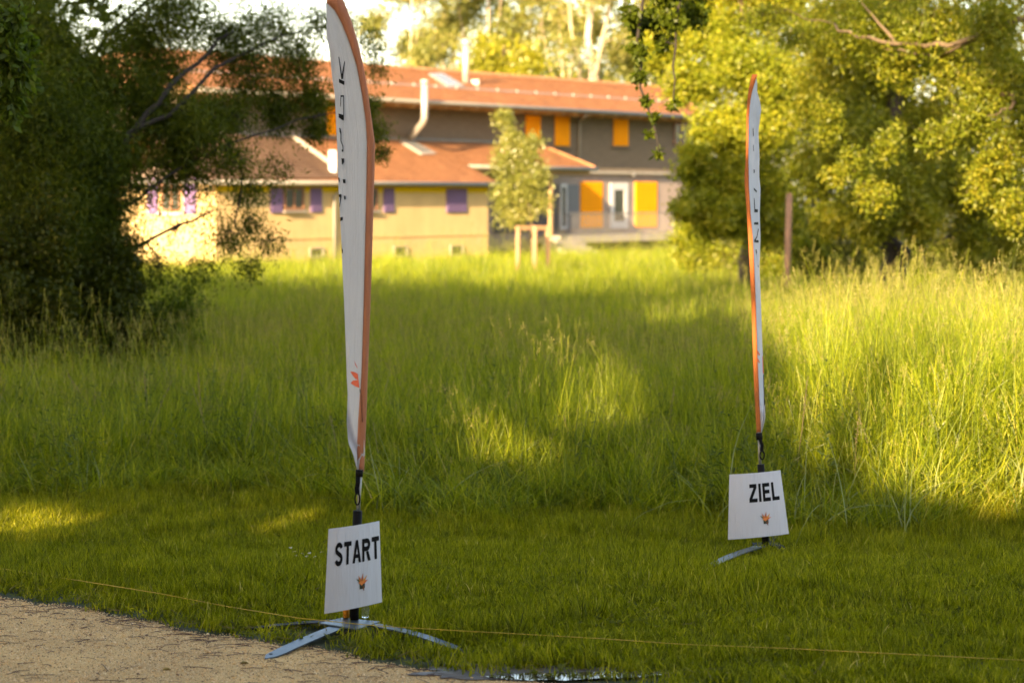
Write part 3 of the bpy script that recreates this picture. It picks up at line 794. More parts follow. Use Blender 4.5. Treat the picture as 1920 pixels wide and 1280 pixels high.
# unseen woodland, left and behind: leaves placed and carved to shade the foreground
def woodland():
    s = np.array(SV)
    lit = [  # sunlit spots on the grass: px, py, rx, ry, share of leaves kept there
        (920, 800, 160, 50, 0.06), (1170, 745, 130, 60, 0.08), (1160, 960, 130, 50, 0.1), (1790, 720, 350, 215, 0.0), (1850, 860, 190, 140, 0.04), (1600, 640, 200, 60, 0.15),
        (1560, 585, 400, 24, 0.1), (1300, 595, 130, 18, 0.3), (140, 1262, 230, 26, 0.5), (90, 988, 190, 24, 0.0), (520, 968, 170, 34, 0.0), (400, 985, 80, 14, 0.45), (900, 520, 460, 30, 0.4), (400, 690, 120, 30, 0.55), (1480, 800, 120, 60, 0.3)]
    n = 200000
    T = np.empty((n, 3))
    k = n * 6 // 10
    T[:k, 0] = rng.uniform(-14, 15, k); T[:k, 1] = 5 + 63 * rng.uniform(size=k) ** 0.85
    T[:k, 2] = gz(T[:k, 0], T[:k, 1]) + 0.45 * (T[:k, 1] > 17)
    m_ = n * 2 // 10
    T[k:k + m_, 0] = rng.uniform(-13, -1.5, m_); T[k:k + m_, 1] = rng.uniform(15, 34, m_); T[k:k + m_, 2] = rng.uniform(0, 6.5, m_)
    k += m_; m_ = n - k
    T[k:, 0] = rng.uniform(-3, 4, m_); T[k:, 1] = rng.uniform(10, 18, m_); T[k:, 2] = rng.uniform(0, 4, m_)
    L = rng.uniform(17, 58, n)
    alt = rng.uniform(size=n) < 0.6
    L = np.where(alt, (T[:, 1] - rng.uniform(-24, 1, n)) / s[1] * -1, L)
    P = T + s * L[:, None]
    # unseen leaf mass added behind the camera to block light from the back
    Q = np.stack([rng.uniform(-20, 20, 50000), rng.uniform(-26, -8, 50000), rng.uniform(0.2, 10, 50000)], 1)
    P = np.concatenate([P, Q]); n = len(P)
    keep = np.ones(n, bool); u = rng.uniform(size=n)
    Lp = P.copy(); h_ = np.zeros(n)          # where each leaf's shadow lands on the grass
    for _ in range(4):
        Lp = P - s * ((P[:, 2] - h_) / s[2])[:, None]
        h_ = gz(Lp[:, 0], Lp[:, 1]) + np.where(Lp[:, 1] > tall_edge(Lp[:, 0]), 0.62, 0.05)
    lx, ly = project(Lp)
    for (cx, cy, rx, ry, f) in lit:
        d = ((lx - cx) / rx) ** 2 + ((ly - cy) / ry) ** 2
        keep &= ~((d < 1) & (u > 0.5 * f * (0.25 + 0.75 * d)) & (Lp[:, 1] < 130) & (Lp[:, 1] > 8))
    Pf = P - s * ((P[:, 1] - 15.7) / s[1])[:, None]      # sun path to the second flag; leaves kept along it to shade the cloth
    dap = vnoise(Lp[:, 0], Lp[:, 1] * .55, .55, 71) * .6 + vnoise(Lp[:, 0], Lp[:, 1] * .5, .22, 72) * .4
    keep &= ~((dap > .60) & (Lp[:, 1] > 17) & (Lp[:, 1] < 60) & (u > .10) & (lx > -100) & (lx < 2000))
    keep |= (np.abs(Pf[:, 0] - 1.56) < 0.1) & (Pf[:, 2] > 0.8) & (Pf[:, 2] < 3.6) & (u < 0.07)
    keep &= (P[:, 0] < -0.25 * np.maximum(P[:, 1], 0) - 3.0) | (P[:, 1] < 2)
    keep &= (P[:, 2] > 4.0) | (P[:, 0] < -9) | (P[:, 1] < -7)
    # leaves added to cast lighter shade over the willows on the right
    m2 = 26000
    T2 = np.stack([rng.uniform(6.5, 14, m2), rng.uniform(46, 54, m2), rng.uniform(0, 6.5, m2)], 1)
    T2 = T2[rng.uniform(size=m2) < 0.08 + 0.9 * vnoise(T2[:, 0], T2[:, 2], 1.4, 41) ** 2]
    P2 = T2 + s * ((T2[:, 1] - rng.uniform(-22, 0, len(T2))) / -s[1])[:, None]
    P = np.concatenate([P[keep], P2])
    root = empty('woodland', (-24, 12, 0), None, None)
    v = leaves(P, 0.42, 0.32, 0.3)
    root.name = 'woodland_tmp'
    bpy.data.objects.remove(root)
    idx_ = np.arange(len(P) * 4)
    o = np_mesh('woodland', v, 4, idx_, M_shrub, None, rng.uniform(size=len(P)))
    o['kind'] = 'stuff'; o['label'] = 'unseen woodland left of and behind the view, leaves shaped to shade the meadow'
    tb = MB()
    for k in range(17):
        x = (-14 + 5.6 * k if k < 6 else -10 - 1.3 * (k - 6)) + R.uniform(-1.5, 1.5); y = (-12 if k < 6 else -8 + 4.2 * (k - 6)) + R.uniform(-2, 2)
        g0 = float(gz(x, y))
        tb.tube([(x, y, g0), (x + 0.2, y, g0 + 5), (x - 0.2, y + 0.3, g0 + 12)], [0.28, 0.2, 0.08], 8)
    t_ = tb.build('woodland_trunks', M_bark); t_['kind'] = 'stuff'; t_['label'] = 'trunks of the unseen woodland left of and behind the view'
    return len(P)
print('woodland', woodland())

# ------------------------------------------------------------------ houses
HD = Vector((0.5608, 0.828, 0)); HN = Vector((0.828, -0.5608, 0)); HP = Vector((-5.74, 100, 0))
def W(u, b, z): return HP + HD * u + HN * b + Vector((0, 0, z))
def H(px, py, b):
    r = ray(px, py); k = r.x / r.y
    q = HP + HN * b
    u = (k * q.y - q.x) / (HD.x - k * HD.y)
    Y = q.y + u * HD.y
    return u, CAMZ + r.z / r.y * Y
def hbox(mb, u0, u1, b0, b1, z0, z1, m=0):
    mb.hexa([W(u0, b1, z0), W(u1, b1, z0), W(u1, b0, z0), W(u0, b0, z0), W(u0, b1, z1), W(u1, b1, z1), W(u1, b0, z1), W(u0, b0, z1)], m)
def rect(x0, y0, x1, y1, b):
    u0, za = H(x0, y0, b); u1, zb = H(x1, y0, b); _, zc = H(x0, y1, b); _, zd = H(x1, y1, b)
    return u0, u1, (zc + zd) / 2, (za + zb) / 2
def tile_mat(name, stops):
    m, t, p = new_mat(name)
    f = noise(t, 1.6, 7, 0.75)
    t.links.new(ramp(t, stops, f), p.inputs['Base Color'])
    p.inputs['Roughness'].default_value = 0.8
    return m
M_tile = tile_mat('terracotta_tile', [(0.25, (0.20, 0.085, 0.032)), (0.5, (0.32, 0.148, 0.055)), (0.75, (0.43, 0.215, 0.085))])
M_tileb = tile_mat('shaded_brown_tile', [(0.25, (0.10, 0.055, 0.03)), (0.5, (0.17, 0.10, 0.055)), (0.75, (0.25, 0.16, 0.10))])  # slope turned from the sun: its shade is put into the tile colour
M_brown = plain('brown_cladding', (0.17, 0.132, 0.092), 0.9, spec=.1, vary=0.12, scale=2, stretch=(1, 1, 6))
M_lower = plain('pinkish_render', (0.27, 0.21, 0.175), 0.85, vary=0.1, scale=2)
M_yellow = plain('yellow_render', (0.50, 0.355, 0.165), 0.9, spec=.1, vary=0.06, scale=1.2)
M_orange_sh = plain('orange_shutter_paint', (0.80, 0.30, 0.002), 0.8, spec=.08, vary=0.05, scale=2)
M_purple = plain('purple_shutter_paint', (0.15, 0.10, 0.19), 0.8, spec=.1, vary=0.08, scale=3)
M_white = plain('white_frame_paint', (0.45, 0.44, 0.43), 0.5, vary=0.04, scale=3)
M_brownwin = plain('brown_window_wood', (0.20, 0.09, 0.04), 0.6, vary=0.15, scale=4)
M_gutter = plain('zinc_gutter', (0.20, 0.185, 0.15), 0.7, metal=0.1, vary=0.1, scale=2)
M_soffit = plain('soffit_board', (0.34, 0.22, 0.10), 0.8, vary=0.15, scale=3)
M_flue = plain('steel_flue', (0.34, 0.31, 0.27), 0.5, metal=0.3, vary=0.08, scale=2)
M_conc = plain('pale_concrete', (0.27, 0.24, 0.20), 0.9, vary=0.12, scale=2, bmp=0.2)
M_dark = plain('near_black_band', (0.03, 0.025, 0.02), 0.9, vary=0.2)  # near-black colour of the block under the terrace
M_rail = plain('grey_rail_metal', (0.16, 0.15, 0.14), 0.6, metal=0.2, vary=0.05)
m, t, p = new_mat('window_glass'); p.inputs['Base Color'].default_value = (0.04, 0.045, 0.035, 1); p.inputs['Roughness'].default_value = 0.06; M_glass = m
m, t, p = new_mat('pale_window_glass'); p.inputs['Base Color'].default_value = (0.16, 0.16, 0.15, 1); p.inputs['Roughness'].default_value = 0.25; M_skyl = m

for nm_ in ('yellow_render', 'pinkish_render'):      # rain streaks and blotches on the render
    mt = bpy.data.materials[nm_].node_tree; pp = mt.nodes['Principled BSDF']; lk = pp.inputs['Base Color'].links[0].from_socket
    st_ = ramp(mt, [(.35, (.90, .88, .85)), (.6, (1, 1, 1))], noise(mt, .9, 8, .7, stretch=(1.6, 1.6, .35)))
    mx = mt.nodes.new('ShaderNodeMix'); mx.data_type = 'RGBA'; mx.blend_type = 'MULTIPLY'; mx.inputs[0].default_value = .8
    mt.links.new(lk, mx.inputs[6]); mt.links.new(st_, mx.inputs[7]); mt.links.new(mx.outputs[2], pp.inputs['Base Color'])
def courses(mb, A, B, Cc, D, n, lift=0.07):
    """eave line A-B, top line D-C: stepped rows of tiles"""
    A, B, Cc, D = map(Vector, (A, B, Cc, D))
    nn = (B - A).cross(D - A); nn.normalize()
    if nn.z < 0: nn = -nn
    for k in range(n):
        q0, q1 = k / n, (k + 1) / n
        a = A.lerp(D, q0); b = B.lerp(Cc, q0); c_ = B.lerp(Cc, q1); d = A.lerp(D, q1)
        mb.add([a + nn * lift, b + nn * lift, c_ + nn * 0.004, d + nn * 0.004, a - nn * 0.03, b - nn * 0.03], [(0, 1, 2, 3), (4, 5, 1, 0)])
def slab(mb, A, B, Cc, D, th=0.12):
    A, B, Cc, D = map(Vector, (A, B, Cc, D)); nn = (B - A).cross(D - A).normalized()
    if nn.z < 0: nn = -nn
    dn = nn * 0.01; up = nn * th
    mb.hexa([A - up, B - up, Cc - up, D - up, A - dn, B - dn, Cc - dn, D - dn])
def part(name, mat, parent, *boxes, bevel=0.0):
    mb = MB()
    for b_ in boxes: hbox(mb, *b_)
    return mb.build(name, mat, parent, bevel=bevel)
def shutter(parent, x0, y0, x1, y1, b, mat, name='shutter', slats=10):
    u0, u1, z0, z1 = rect(x0, y0, x1, y1, b)
    mb = MB(); hbox(mb, u0, u1, b + 0.004, b + 0.05, z0, z1)
    for k in range(slats):
        za = z0 + (z1 - z0) * (k + 0.15) / slats; zb = z0 + (z1 - z0) * (k + 0.8) / slats
        hbox(mb, u0 + 0.06, u1 - 0.06, b + 0.05, b + 0.066, za, zb)
    return mb.build(name, mat, parent)
def window(parent, x0, y0, x1, y1, b, mat, name='window', fr=0.09, mull=1, glass=None, transom=False):
    u0, u1, z0, z1 = rect(x0, y0, x1, y1, b)
    mb = MB(); B0, B1 = b + 0.006, b + 0.07
    hbox(mb, u0, u0 + fr, B0, B1, z0, z1); hbox(mb, u1 - fr, u1, B0, B1, z0, z1)
    hbox(mb, u0 + fr, u1 - fr, B0, B1 - 0.002, z0, z0 + fr); hbox(mb, u0 + fr, u1 - fr, B0, B1 - 0.002, z1 - fr, z1)
    for k in range(mull):
        uc = u0 + (u1 - u0) * (k + 1) / (mull + 1)
        hbox(mb, uc - fr * 0.4, uc + fr * 0.4, B0, B1 - 0.004, z0 + fr, z1 - fr)
    f = mb.build(name, mat, parent)
    for k in range(mull + 1):
        a = u0 + (u1 - u0) * k / (mull + 1) + fr * (1 if k == 0 else 0.4); c_ = u0 + (u1 - u0) * (k + 1) / (mull + 1) - fr * (1 if k == mull else 0.4)
        part('pane', glass or M_glass, f, (a, c_, b + 0.01, b + 0.03, z0 + fr, z1 - fr))
    return f

# ---- brown timber house
uL = H(335, 150, 0)[0]; uR = H(1306, 215, 0)[0]
ze = H(900, 196, 1.3)[1]; zr_ = H(900, 142, -5)[1]
zg = -1.3
bhouse = empty('timber_house', W(0, -5, zg), 'long brown clad two-storey house with red tiled roof and orange shutters', 'house')
zw = ze + 0.12
z1f = H(1200, 321, 0)[1]; zdeck = H(1200, 437, 0)[1]
mb = MB(); hbox(mb, uL, uR, -10, 0, z1f, zw)
k = 0; zz = z1f + 0.01
while zz < zw - 0.15:    # overlapping horizontal boards
    mb.add([W(uL, 0.05, zz), W(uR, 0.05, zz), W(uR, 0.012, zz + 0.16), W(uL, 0.012, zz + 0.16), W(uL, 0.0, zz), W(uR, 0.0, zz)], [(0, 1, 2, 3), (5, 4, 0, 1)]); zz += 0.16
o = mb.build('wall', M_brown, bhouse); o['label'] = 'brown horizontal timber cladding'
o = part('wall', M_lower, bhouse, (uL, uR, -10, -0.12, zg, z1f - 0.1)); o['label'] = 'greyish pink rendered ground floor'
part('ledge', M_conc, bhouse, (H(1010, 321, 0)[0], uR + 0.1, -0.1, 0.10, z1f - 0.16, z1f - 0.02))
# roof
be = 1.3; ov = 0.7; uRr = H(1315, 213, be)[0]; uRi = H(1268, 162, -5)[0]; uLi = uL + 2.5
A, B, C_, D = W(uL - ov, be, ze), W(uRr, be, ze), W(uRi, -5, zr_), W(uLi, -5, zr_)
E, Fp = W(uL - ov, -10.9, ze), W(uRr, -10.9, ze)
mb = MB(); courses(mb, A, B, C_, D, 17); courses(mb, Fp, E, D, C_, 17)
courses(mb, B, Fp, C_, C_ + (C_ - C_), 17) if False else None
for (P1, P2, P3) in ((B, Fp, C_), (E, A, D)):
    mb.add([P1, P2, P3], [(0, 1, 2)])
mb.tube([D + Vector((0, 0, .05)), C_ + Vector((0, 0, .05))], 0.13, 8)
for P1 in (A, B):
    mb.tube([P1 + Vector((0, 0, .04)), (D if P1 == A else C_) + Vector((0, 0, .05))], 0.1, 7)
roof = mb.build('roof', M_tile, bhouse)
mb = MB(); mb.hexa([W(uL - ov, be - .02, ze - .14), W(uRr, be - .02, ze - .14), W(uRr, -10.9, ze - .14), W(uL - ov, -10.9, ze - .14), W(uL - ov, be - .02, ze - .04), W(uRr, be - .02, ze - .04), W(uRr, -10.9, ze - .04), W(uL - ov, -10.9, ze - .04)])
for k in range(34):
    uu = uL + (uR - uL) * (k + .5) / 34; hbox(mb, uu - .06, uu + .06, 0.05, be - .08, ze - .26, ze - .141)
mb.build('soffit', M_soffit, bhouse)
mb = MB(); mb.tube([W(uL - ov, be + .08, ze - .03), W(uRr, be + .08, ze - .05)], 0.085, 8); gut = mb.build('gutter', M_gutter, bhouse, True)
u_, z_ = H(1101, 205, be); u2, z2 = H(1086, 228, 0.12); _, z3 = H(1086, 306, 0.12)
mb = MB(); mb.tube([W(u_, be, ze - .1), W(u_ - .05, be - .1, ze - .3), W(u2, 0.14, z2), W(u2, 0.14, z2 - .2), W(u2, 0.14, z3 - .3)], 0.065, 8); mb.build('downpipe', M_gutter, bhouse, True)
# snow guard: rail with brackets
mb = MB(); pts = []
for k in range(26):
    q = k / 25; a = A.lerp(B, q); d = D.lerp(C_, q); p_ = a.lerp(d, 0.42); pts.append(p_ + Vector((0, 0, .12)))
mb.tube(pts, 0.022, 5); mb.tube([q_ - Vector((0, 0, .06)) for q_ in pts], 0.018, 5)
for p_ in pts: mb.tube([p_ - Vector((0, 0, .15)), p_ + Vector((0, 0, .06))], 0.06, 5)
mb.build('snow_guard', M_flue, roof)
# skylight on the upper roof
def roof_pt(px, py, A, B, Cc, D):
    """point where the view ray meets the roof plane"""
    nn = (B - A).cross(D - A); r = ray(px, py); o_ = Vector((0, 0, CAMZ))
    return o_ + r * ((A - o_).dot(nn) / r.dot(nn))
def skylight(quad, A, B, Cc, D, parent):
    nn = (B - A).cross(D - A).normalized()
    if nn.z < 0: nn = -nn
    q = [roof_pt(x, y, A, B, Cc, D) for x, y in quad]
    c_ = sum(q, Vector()) / 4
    mb = MB(); mb.hexa([p_ - nn * .02 for p_ in q] + [p_ + nn * .10 for p_ in q]); f = mb.build('skylight', M_flue, parent)
    q2 = [c_ + (p_ - c_) * .78 for p_ in q]
    mb = MB(); mb.hexa([p_ + nn * .102 for p_ in q2] + [p_ + nn * .112 for p_ in q2]); mb.build('pane', M_skyl, f)
skylight([(840, 166), (870, 165), (829, 141), (803, 142)], A, B, C_, D, roof)
fb = roof_pt(873, 157, A, B, C_, D); tpz = fb.z + (157 - 86) / FPX * fb.y
mb = MB(); mb.tube([fb - Vector((0, 0, .1)), Vector((fb.x, fb.y, tpz))], 0.15, 12); mb.tube([Vector((fb.x, fb.y, tpz)), Vector((fb.x, fb.y, tpz + .25))], 0.2, 12); mb.build('chimney', M_flue, roof, True)['label'] = 'thin metal flue on the upper roof'
fb = roof_pt(887, 158, A, B, C_, D); mb = MB(); mb.box((fb.x - .28, fb.y - .2, fb.z - .1), (fb.x + .28, fb.y + .2, fb.z + .2)); mb.build('roof_vent', M_flue, roof, bevel=.03)
# upper windows
shutter(bhouse, 985, 217, 1012, 272, 0.05, M_orange_sh)
shutter(bhouse, 1040, 219, 1067, 274, 0.05, M_orange_sh)
shutter(bhouse, 1150, 223.5, 1177, 273.5, 0.05, M_orange_sh)
shutter(bhouse, 612, 200, 631, 258, 0.05, M_orange_sh)
window(bhouse, 1263, 232, 1303, 273, 0.05, M_brownwin, mull=2)
for (x0, x1, y) in ((1036, 1071, 276), (1146, 1181, 276)):
    u0, u1, _, z1_ = rect(x0, y, x1, y + 4, 0.05); part('window_sill', M_brown, bhouse, (u0, u1, .052, .16, z1_ - .07, z1_))
# ground floor
shutter(bhouse, 1088, 341, 1129, 427, -0.115, M_orange_sh, slats=16)
shutter(bhouse, 1190, 341, 1231, 426, -0.115, M_orange_sh, slats=16)
window(bhouse, 1143, 343, 1176, 428, -0.115, M_white, 'french_window', 0.33, 0)
window(bhouse, 1049, 345, 1062, 430, -0.115, M_white, 'french_window', 0.14, 0)
u0, u1, z0, z1_ = rect(1063, 346, 1083, 430, -.115); part('door', plain('slate_door', (0.09, 0.09, 0.10), .5), bhouse, (u0, u1, -.11, -.05, z0, z1_))
u0, u1, z0, z1_ = rect(925, 346, 1045, 436, -.115); o = part('wall', plain('dark_porch_wall', (0.06, 0.05, 0.045), .7), bhouse, (u0, u1, -.115, -.06, z0, z1_)); o['label'] = 'dark wall under the porch roof'  # thin near-black panel over the wall under the porch roof
u0, u1, z0, z1_ = rect(1183, 326, 1193, 336, -.1); mb = MB(); mb.tube([W(u0, -.12, z1_), W(u0, .1, z1_)], .13, 10); mb.build('wall_lamp', M_white, bhouse, True)
# terrace with railing
uT0 = H(1040, 436, 1.2)[0]; uT1 = H(1285, 436, 1.2)[0]
part('terrace', M_conc, bhouse, (uT0, uT1 + 1, -.11, 1.6, zdeck - .32, zdeck))
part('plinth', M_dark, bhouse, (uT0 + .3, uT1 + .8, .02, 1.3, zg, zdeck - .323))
railing = MB(); u0 = H(1058, 400, 1.5)[0]; u1 = H(1275, 400, 1.5)[0]
railing.tube([W(u0, 1.5, zdeck + 1.0), W(u1, 1.5, zdeck + 1.0)], .03, 6)
railing.tube([W(u0, 1.5, zdeck + .1), W(u1, 1.5, zdeck + .1)], .02, 6)
rl = railing.build('railing', M_rail, bhouse)
nb = 62; bar0 = None
for k in range(nb + 1):
    uu = u0 + (u1 - u0) * k / nb
    if bar0 is None:
        mb = MB(); mb.tube([W(uu, 1.5, zdeck), W(uu, 1.5, zdeck + .985)], .011, 5); bar0 = mb.build('baluster', M_rail, rl); bu0 = uu
    else:
        c_ = bar0.copy(); COL.objects.link(c_); c_.location = bar0.location + HD * (uu - bu0)
# steps
st = [(1046, 470, 437, 2.6), (1046, 470, 447, 2.9), (1046, 470, 456, 3.2), (1046, 470, 465, 3.5)]
u0 = H(1052, 440, 2.6)[0]; u1 = H(1112, 440, 2.6)[0]
for k in range(5):
    z_ = zdeck - .16 * (k + 1); part('step', M_conc, bhouse, (u0, u1, 1.603 + .32 * k, 1.6 + .32 * (k + 1), zg, z_))
part('wall', M_conc, bhouse, (H(1030, 440, 2)[0], u0 - .004, 1.603, 2.4, zg, zdeck - .05))['label'] = 'pale concrete wall beside the steps'

# ---- yellow house in front
bY = 3.5
uC = H(405, 400, bY)[0]; uY = H(915, 400, bY)[0]
zeY = H(700, 343, bY + .55)[1]; bt = 0.0; ztY = H(700, 262, 0.06)[1]
yhouse = empty('yellow_house', W((uC + uY) / 2, 1.5, zg), 'low yellow rendered house with purple shutters and orange tiled roof', 'house')
zwy = zeY + 0.05
mb = MB(); hbox(mb, uC, uY, 0.06, bY, zg, zwy); hbox(mb, uC, uL - .02, -5, 0.06, zg, zwy); mb.build('wall', M_yellow, yhouse)
zb = H(700, 443, bY)[1]; part('eave_band', plain('deep_yellow_band', (.56, .38, .006), .9, spec=.08, vary=.05), yhouse, (uC, uY, bY + .002, bY + .012, zwy - .42, zwy - .06)); part('plinth_band', plain('ochre_band', (.46, .32, .13), .8), yhouse, (uC - .02, uY + .02, bY, bY + .03, zb - .05, zb + .02))  # deeper yellow strip along the wall top below the eave
eb = bY + .35
sl = (ztY - zeY) / (eb - .06)
A2, B2, C2, D2 = W(uC - .6, eb, zeY), W(uY + .25, eb, zeY), W(uY + .25, .06, ztY), W(uC - .6, .06, ztY)
mb = MB(); courses(mb, A2, B2, C2, D2, 19)
# porch roof: its eave is set back; hip at the right end
uP = H(1116, 327, 2.3)[0]; zP = zeY + sl * (eb - 2.3); uPt = H(1008, 272, .06)[0]
A3, B3, C3, D3 = W(uY + .253, 2.3, zP), W(uP, 2.3, zP), W(uPt, .06, ztY), W(uY + .253, .06, ztY)
courses(mb, A3, B3, C3, D3, 11)
mb.add([B3, W(uP, .06, zP), C3], [(0, 1, 2)]); mb.tube([B3 + Vector((0, 0, .04)), C3 + Vector((0, 0, .04))], .07, 6)
# back slope of the left wing
mb.add([W(uC - .6, -5.4, zeY), W(uL, -5.4, zeY), W(uL, .06, ztY), W(uC - .6, .06, ztY)], [(0, 1, 2, 3)])
yroof = mb.build('roof', M_tile, yhouse)
mb = MB(); A4 = W(uC - .62, eb + .02, zeY + .05); B4 = roof_pt(655, 338, A2, B2, C2, D2) + Vector((0, 0, .07)); C4 = roof_pt(545, 262, A2, B2, C2, D2) + Vector((0, 0, .1)); D4 = W(uC - .62, .1, ztY + .12)
courses(mb, A4, B4, C4, D4, 19); mb.build('roof_section', M_tileb, yroof)['label'] = 'brown tiled roof section, shade put into its colour'
mb = MB(); mb.tube([B4 + Vector((0, 0, .05)), C4 + Vector((0, 0, .06))], .11, 6); mb.build('roof_verge', M_conc, yroof)
mb = MB(); mb.tube([W(uC - .7, eb + .07, zeY - .02), W(uY + .3, eb + .07, zeY - .02)], .09, 8); mb.build('gutter', M_gutter, yhouse, True)
mb = MB(); mb.tube([W(uY + .25, 2.37, zP - .02), W(uP + .05, 2.37, zP - .02)], .09, 8); mb.build('gutter', M_gutter, yhouse, True)
part('soffit', M_soffit, yhouse, (uC - .6, uY + .25, bY - .2, eb - .02, zeY - .12, zeY - .035)); part('porch_beam', M_soffit, yhouse, (uY + .3, uP - .1, 1.7, 2.1, zP - .28, zP - .08))
u_ = H(1035, 400, 2.0)[0]; part('porch_post', M_soffit, yhouse, (u_ - .08, u_ + .08, 1.85, 2.0, zg, zP - .28))
mb = MB(); mb.tube([D2 + Vector((0, 0, .06)), C2 + Vector((0, 0, .06))], .08, 6); mb.tube([D3 + Vector((0, 0, .06)), C3 + Vector((0, 0, .06))], .08, 6); mb.build('flashing', M_gutter, yroof)
skylight([(790, 293), (817, 291), (772, 267), (748, 268)], A2, B2, C2, D2, yroof)
# flues
fb = roof_pt(772, 258, A2, B2, C2, D2)
def pz(px, py, Y): return Vector(Z(px, py, Y))
Yf = fb.y
def PB(px, py, b):
    u, z = H(px, py, b); return W(u, b, z)
mb = MB(); mb.tube([PB(771, 264, .1), PB(773, 254, .25), PB(793, 230, 1.55), PB(796, 222, 1.65), PB(796, 158, 1.65)], .14, 12)
mb.tube([PB(796, 158, 1.65), PB(796, 150, 1.65)], .17, 12); mb.build('chimney', M_flue, yroof, True)['label'] = 'bent steel stove flue'
fb = roof_pt(624, 326, A2, B2, C2, D2); q_ = pz(624, 282, fb.y)
mb = MB(); mb.box((fb.x - .15, fb.y - .15, fb.z - .1), (fb.x + .15, fb.y + .15, q_.z)); mb.build('chimney', M_white, yroof, bevel=.03)['label'] = 'short white chimney'
# windows and shutters
shutter(yhouse, 506, 352, 529, 399, bY, M_purple); window(yhouse, 531, 351, 569, 394, bY, M_brownwin, mull=1); shutter(yhouse, 581, 352, 602, 398, bY, M_purple)
window(yhouse, 681, 352, 707, 394, bY, M_brownwin, mull=1); shutter(yhouse, 718, 353, 738, 398, bY, M_purple); shutter(yhouse, 836, 354, 874, 398, bY, M_purple)
for (a, b_, c_, d_) in ((579, 464, 605, 482), (737, 461, 762, 481), (843, 459, 867, 479)): window(yhouse, a, b_, c_, d_, bY, M_conc, 'cellar_window', .05, 0)
for (a, c_) in ((529, 572), (678, 709)):
    u0, u1, _, z1_ = rect(a, 395, c_, 398, bY); part('window_sill', M_conc, yhouse, (u0, u1, bY + .002, bY + .14, z1_ - .07, z1_))
u_ = H(623, 400, bY)[0]; mb = MB(); mb.tube([W(u_ + .5, eb, zeY - .08), W(u_ + .4, bY + .3, zeY - .2), W(u_, bY + .1, zeY - .5), W(u_, bY + .1, zg)], .06, 8); mb.build('downpipe', M_gutter, yhouse, True)
# sunlit gable side with its window (wall at u = uC facing left)
def gable_at(px, py):
    r = ray(px, py); q = W(uC, 0, 0); nn = -HD; o_ = Vector((0, 0, CAMZ)); P = o_ + r * ((q - o_).dot(nn) / r.dot(nn))
    return (P - HP).dot(HN), P.z
def gbox(mb, x0, y0, x1, y1, d0, d1):
    b0, z1_ = gable_at(x0, y0); b1, z0 = gable_at(x1, y1)
    b0, b1 = sorted((b0, b1)); hbox(mb, uC - d1, uC - d0, b0, b1, z0, z1_)
for (a, c_) in ((277, 298), (345, 370), (186, 206)):
    mb = MB(); gbox(mb, a, 334, c_, 402, .003, .06); mb.build('shutter', M_purple, yhouse)
mb = MB(); gbox(mb, 302, 336, 341, 398, .003, .03); f = mb.build('window', M_brownwin, yhouse)
mb = MB(); gbox(mb, 307, 341, 319.5, 393, .031, .036); gbox(mb, 323.5, 341, 336, 393, .031, .036); mb.build('pane', M_glass, f)
mb = MB(); gbox(mb, 300, 399, 344, 403, .003, .16); mb.build('window_sill', M_white, yhouse)
# gutter on the gable side
mb = MB(); mb.tube([W(uC - .66, eb, zeY - .02), W(uC - .66, -5.4, zeY - .02)], .08, 8); mb.build('gutter', M_gutter, yhouse, True)

# young staked tree
cl = []
for a in [(945, 225, 78, 20, 700), (952, 265, 78, 26, 1000), (945, 310, 78, 30, 1300), (985, 300, 78, 32, 1500), (1000, 265, 78, 18, 500), (945, 365, 78, 28, 1100), (990, 350, 78, 34, 1600), (1015, 380, 78, 22, 700), (960, 400, 78, 30, 1000), (1005, 330, 78, 26, 900), (980, 400, 78, 26, 700)]: C(*a, (1, 1, 1.1))
by_ = Vector((at(1000, 480, 78).x, 78, float(gz(.7, 78))))
tree('young_tree', 'slim young pale-leaved tree tied to a stake frame before the porch', 'tree', by_, [by_, Z(998, 430, 78), Z(985, 340, 78), Z(950, 215, 78)], .07, cl, (.12, .055, .2), M_young, M_barkw, twigs=18, tuft=.42, tw=.006)
sf = empty('tree_stake_frame', by_, 'three-legged light wooden stake frame round the young tree', 'stake frame')
for (px, Y_) in ((971, 77.2), (1027, 78.0), (1003, 77.0)):
    q = Vector(Z(px, 425, Y_)); g0 = float(gz(q.x, Y_)); mb = MB(); mb.tube([(q.x, Y_, g0 - .2), (q.x, Y_, q.z + .03)], .075, 10); mb.build('post', M_wood, sf, True)
mb = MB(); a = Vector(Z(968, 427, 77.15)); c_ = Vector(Z(1031, 427, 78.05)); dz = Vector((0, 0, .07)); dy = Vector((0, .04, 0))
mb.hexa([a - dz - dy, c_ - dz - dy, c_ - dz + dy, a - dz + dy, a + dz - dy, c_ + dz - dy, c_ + dz + dy, a + dz + dy]); mb.build('crossbar', M_wood, sf)

# wooden post in the meadow
q = Vector(Z(1480, 364, 58)); g0 = float(gz(q.x, 58))
po = empty('wooden_post', (q.x, 58, g0), 'lone leaning wooden post in the meadow right of the finish flag', 'post')
mb = MB(); mb.tube([(q.x - .09, 58, g0 - .2), (q.x - .04, 58, g0 + 1), (q.x, 58, q.z)], [.085, .082, .078], 10); mb.build('shaft', M_post, po, True)
mb = MB(); mb.tube([(q.x, 58, q.z), (q.x, 58, q.z + .03)], [.08, .06], 10); mb.build('cap', M_wood, po, True)

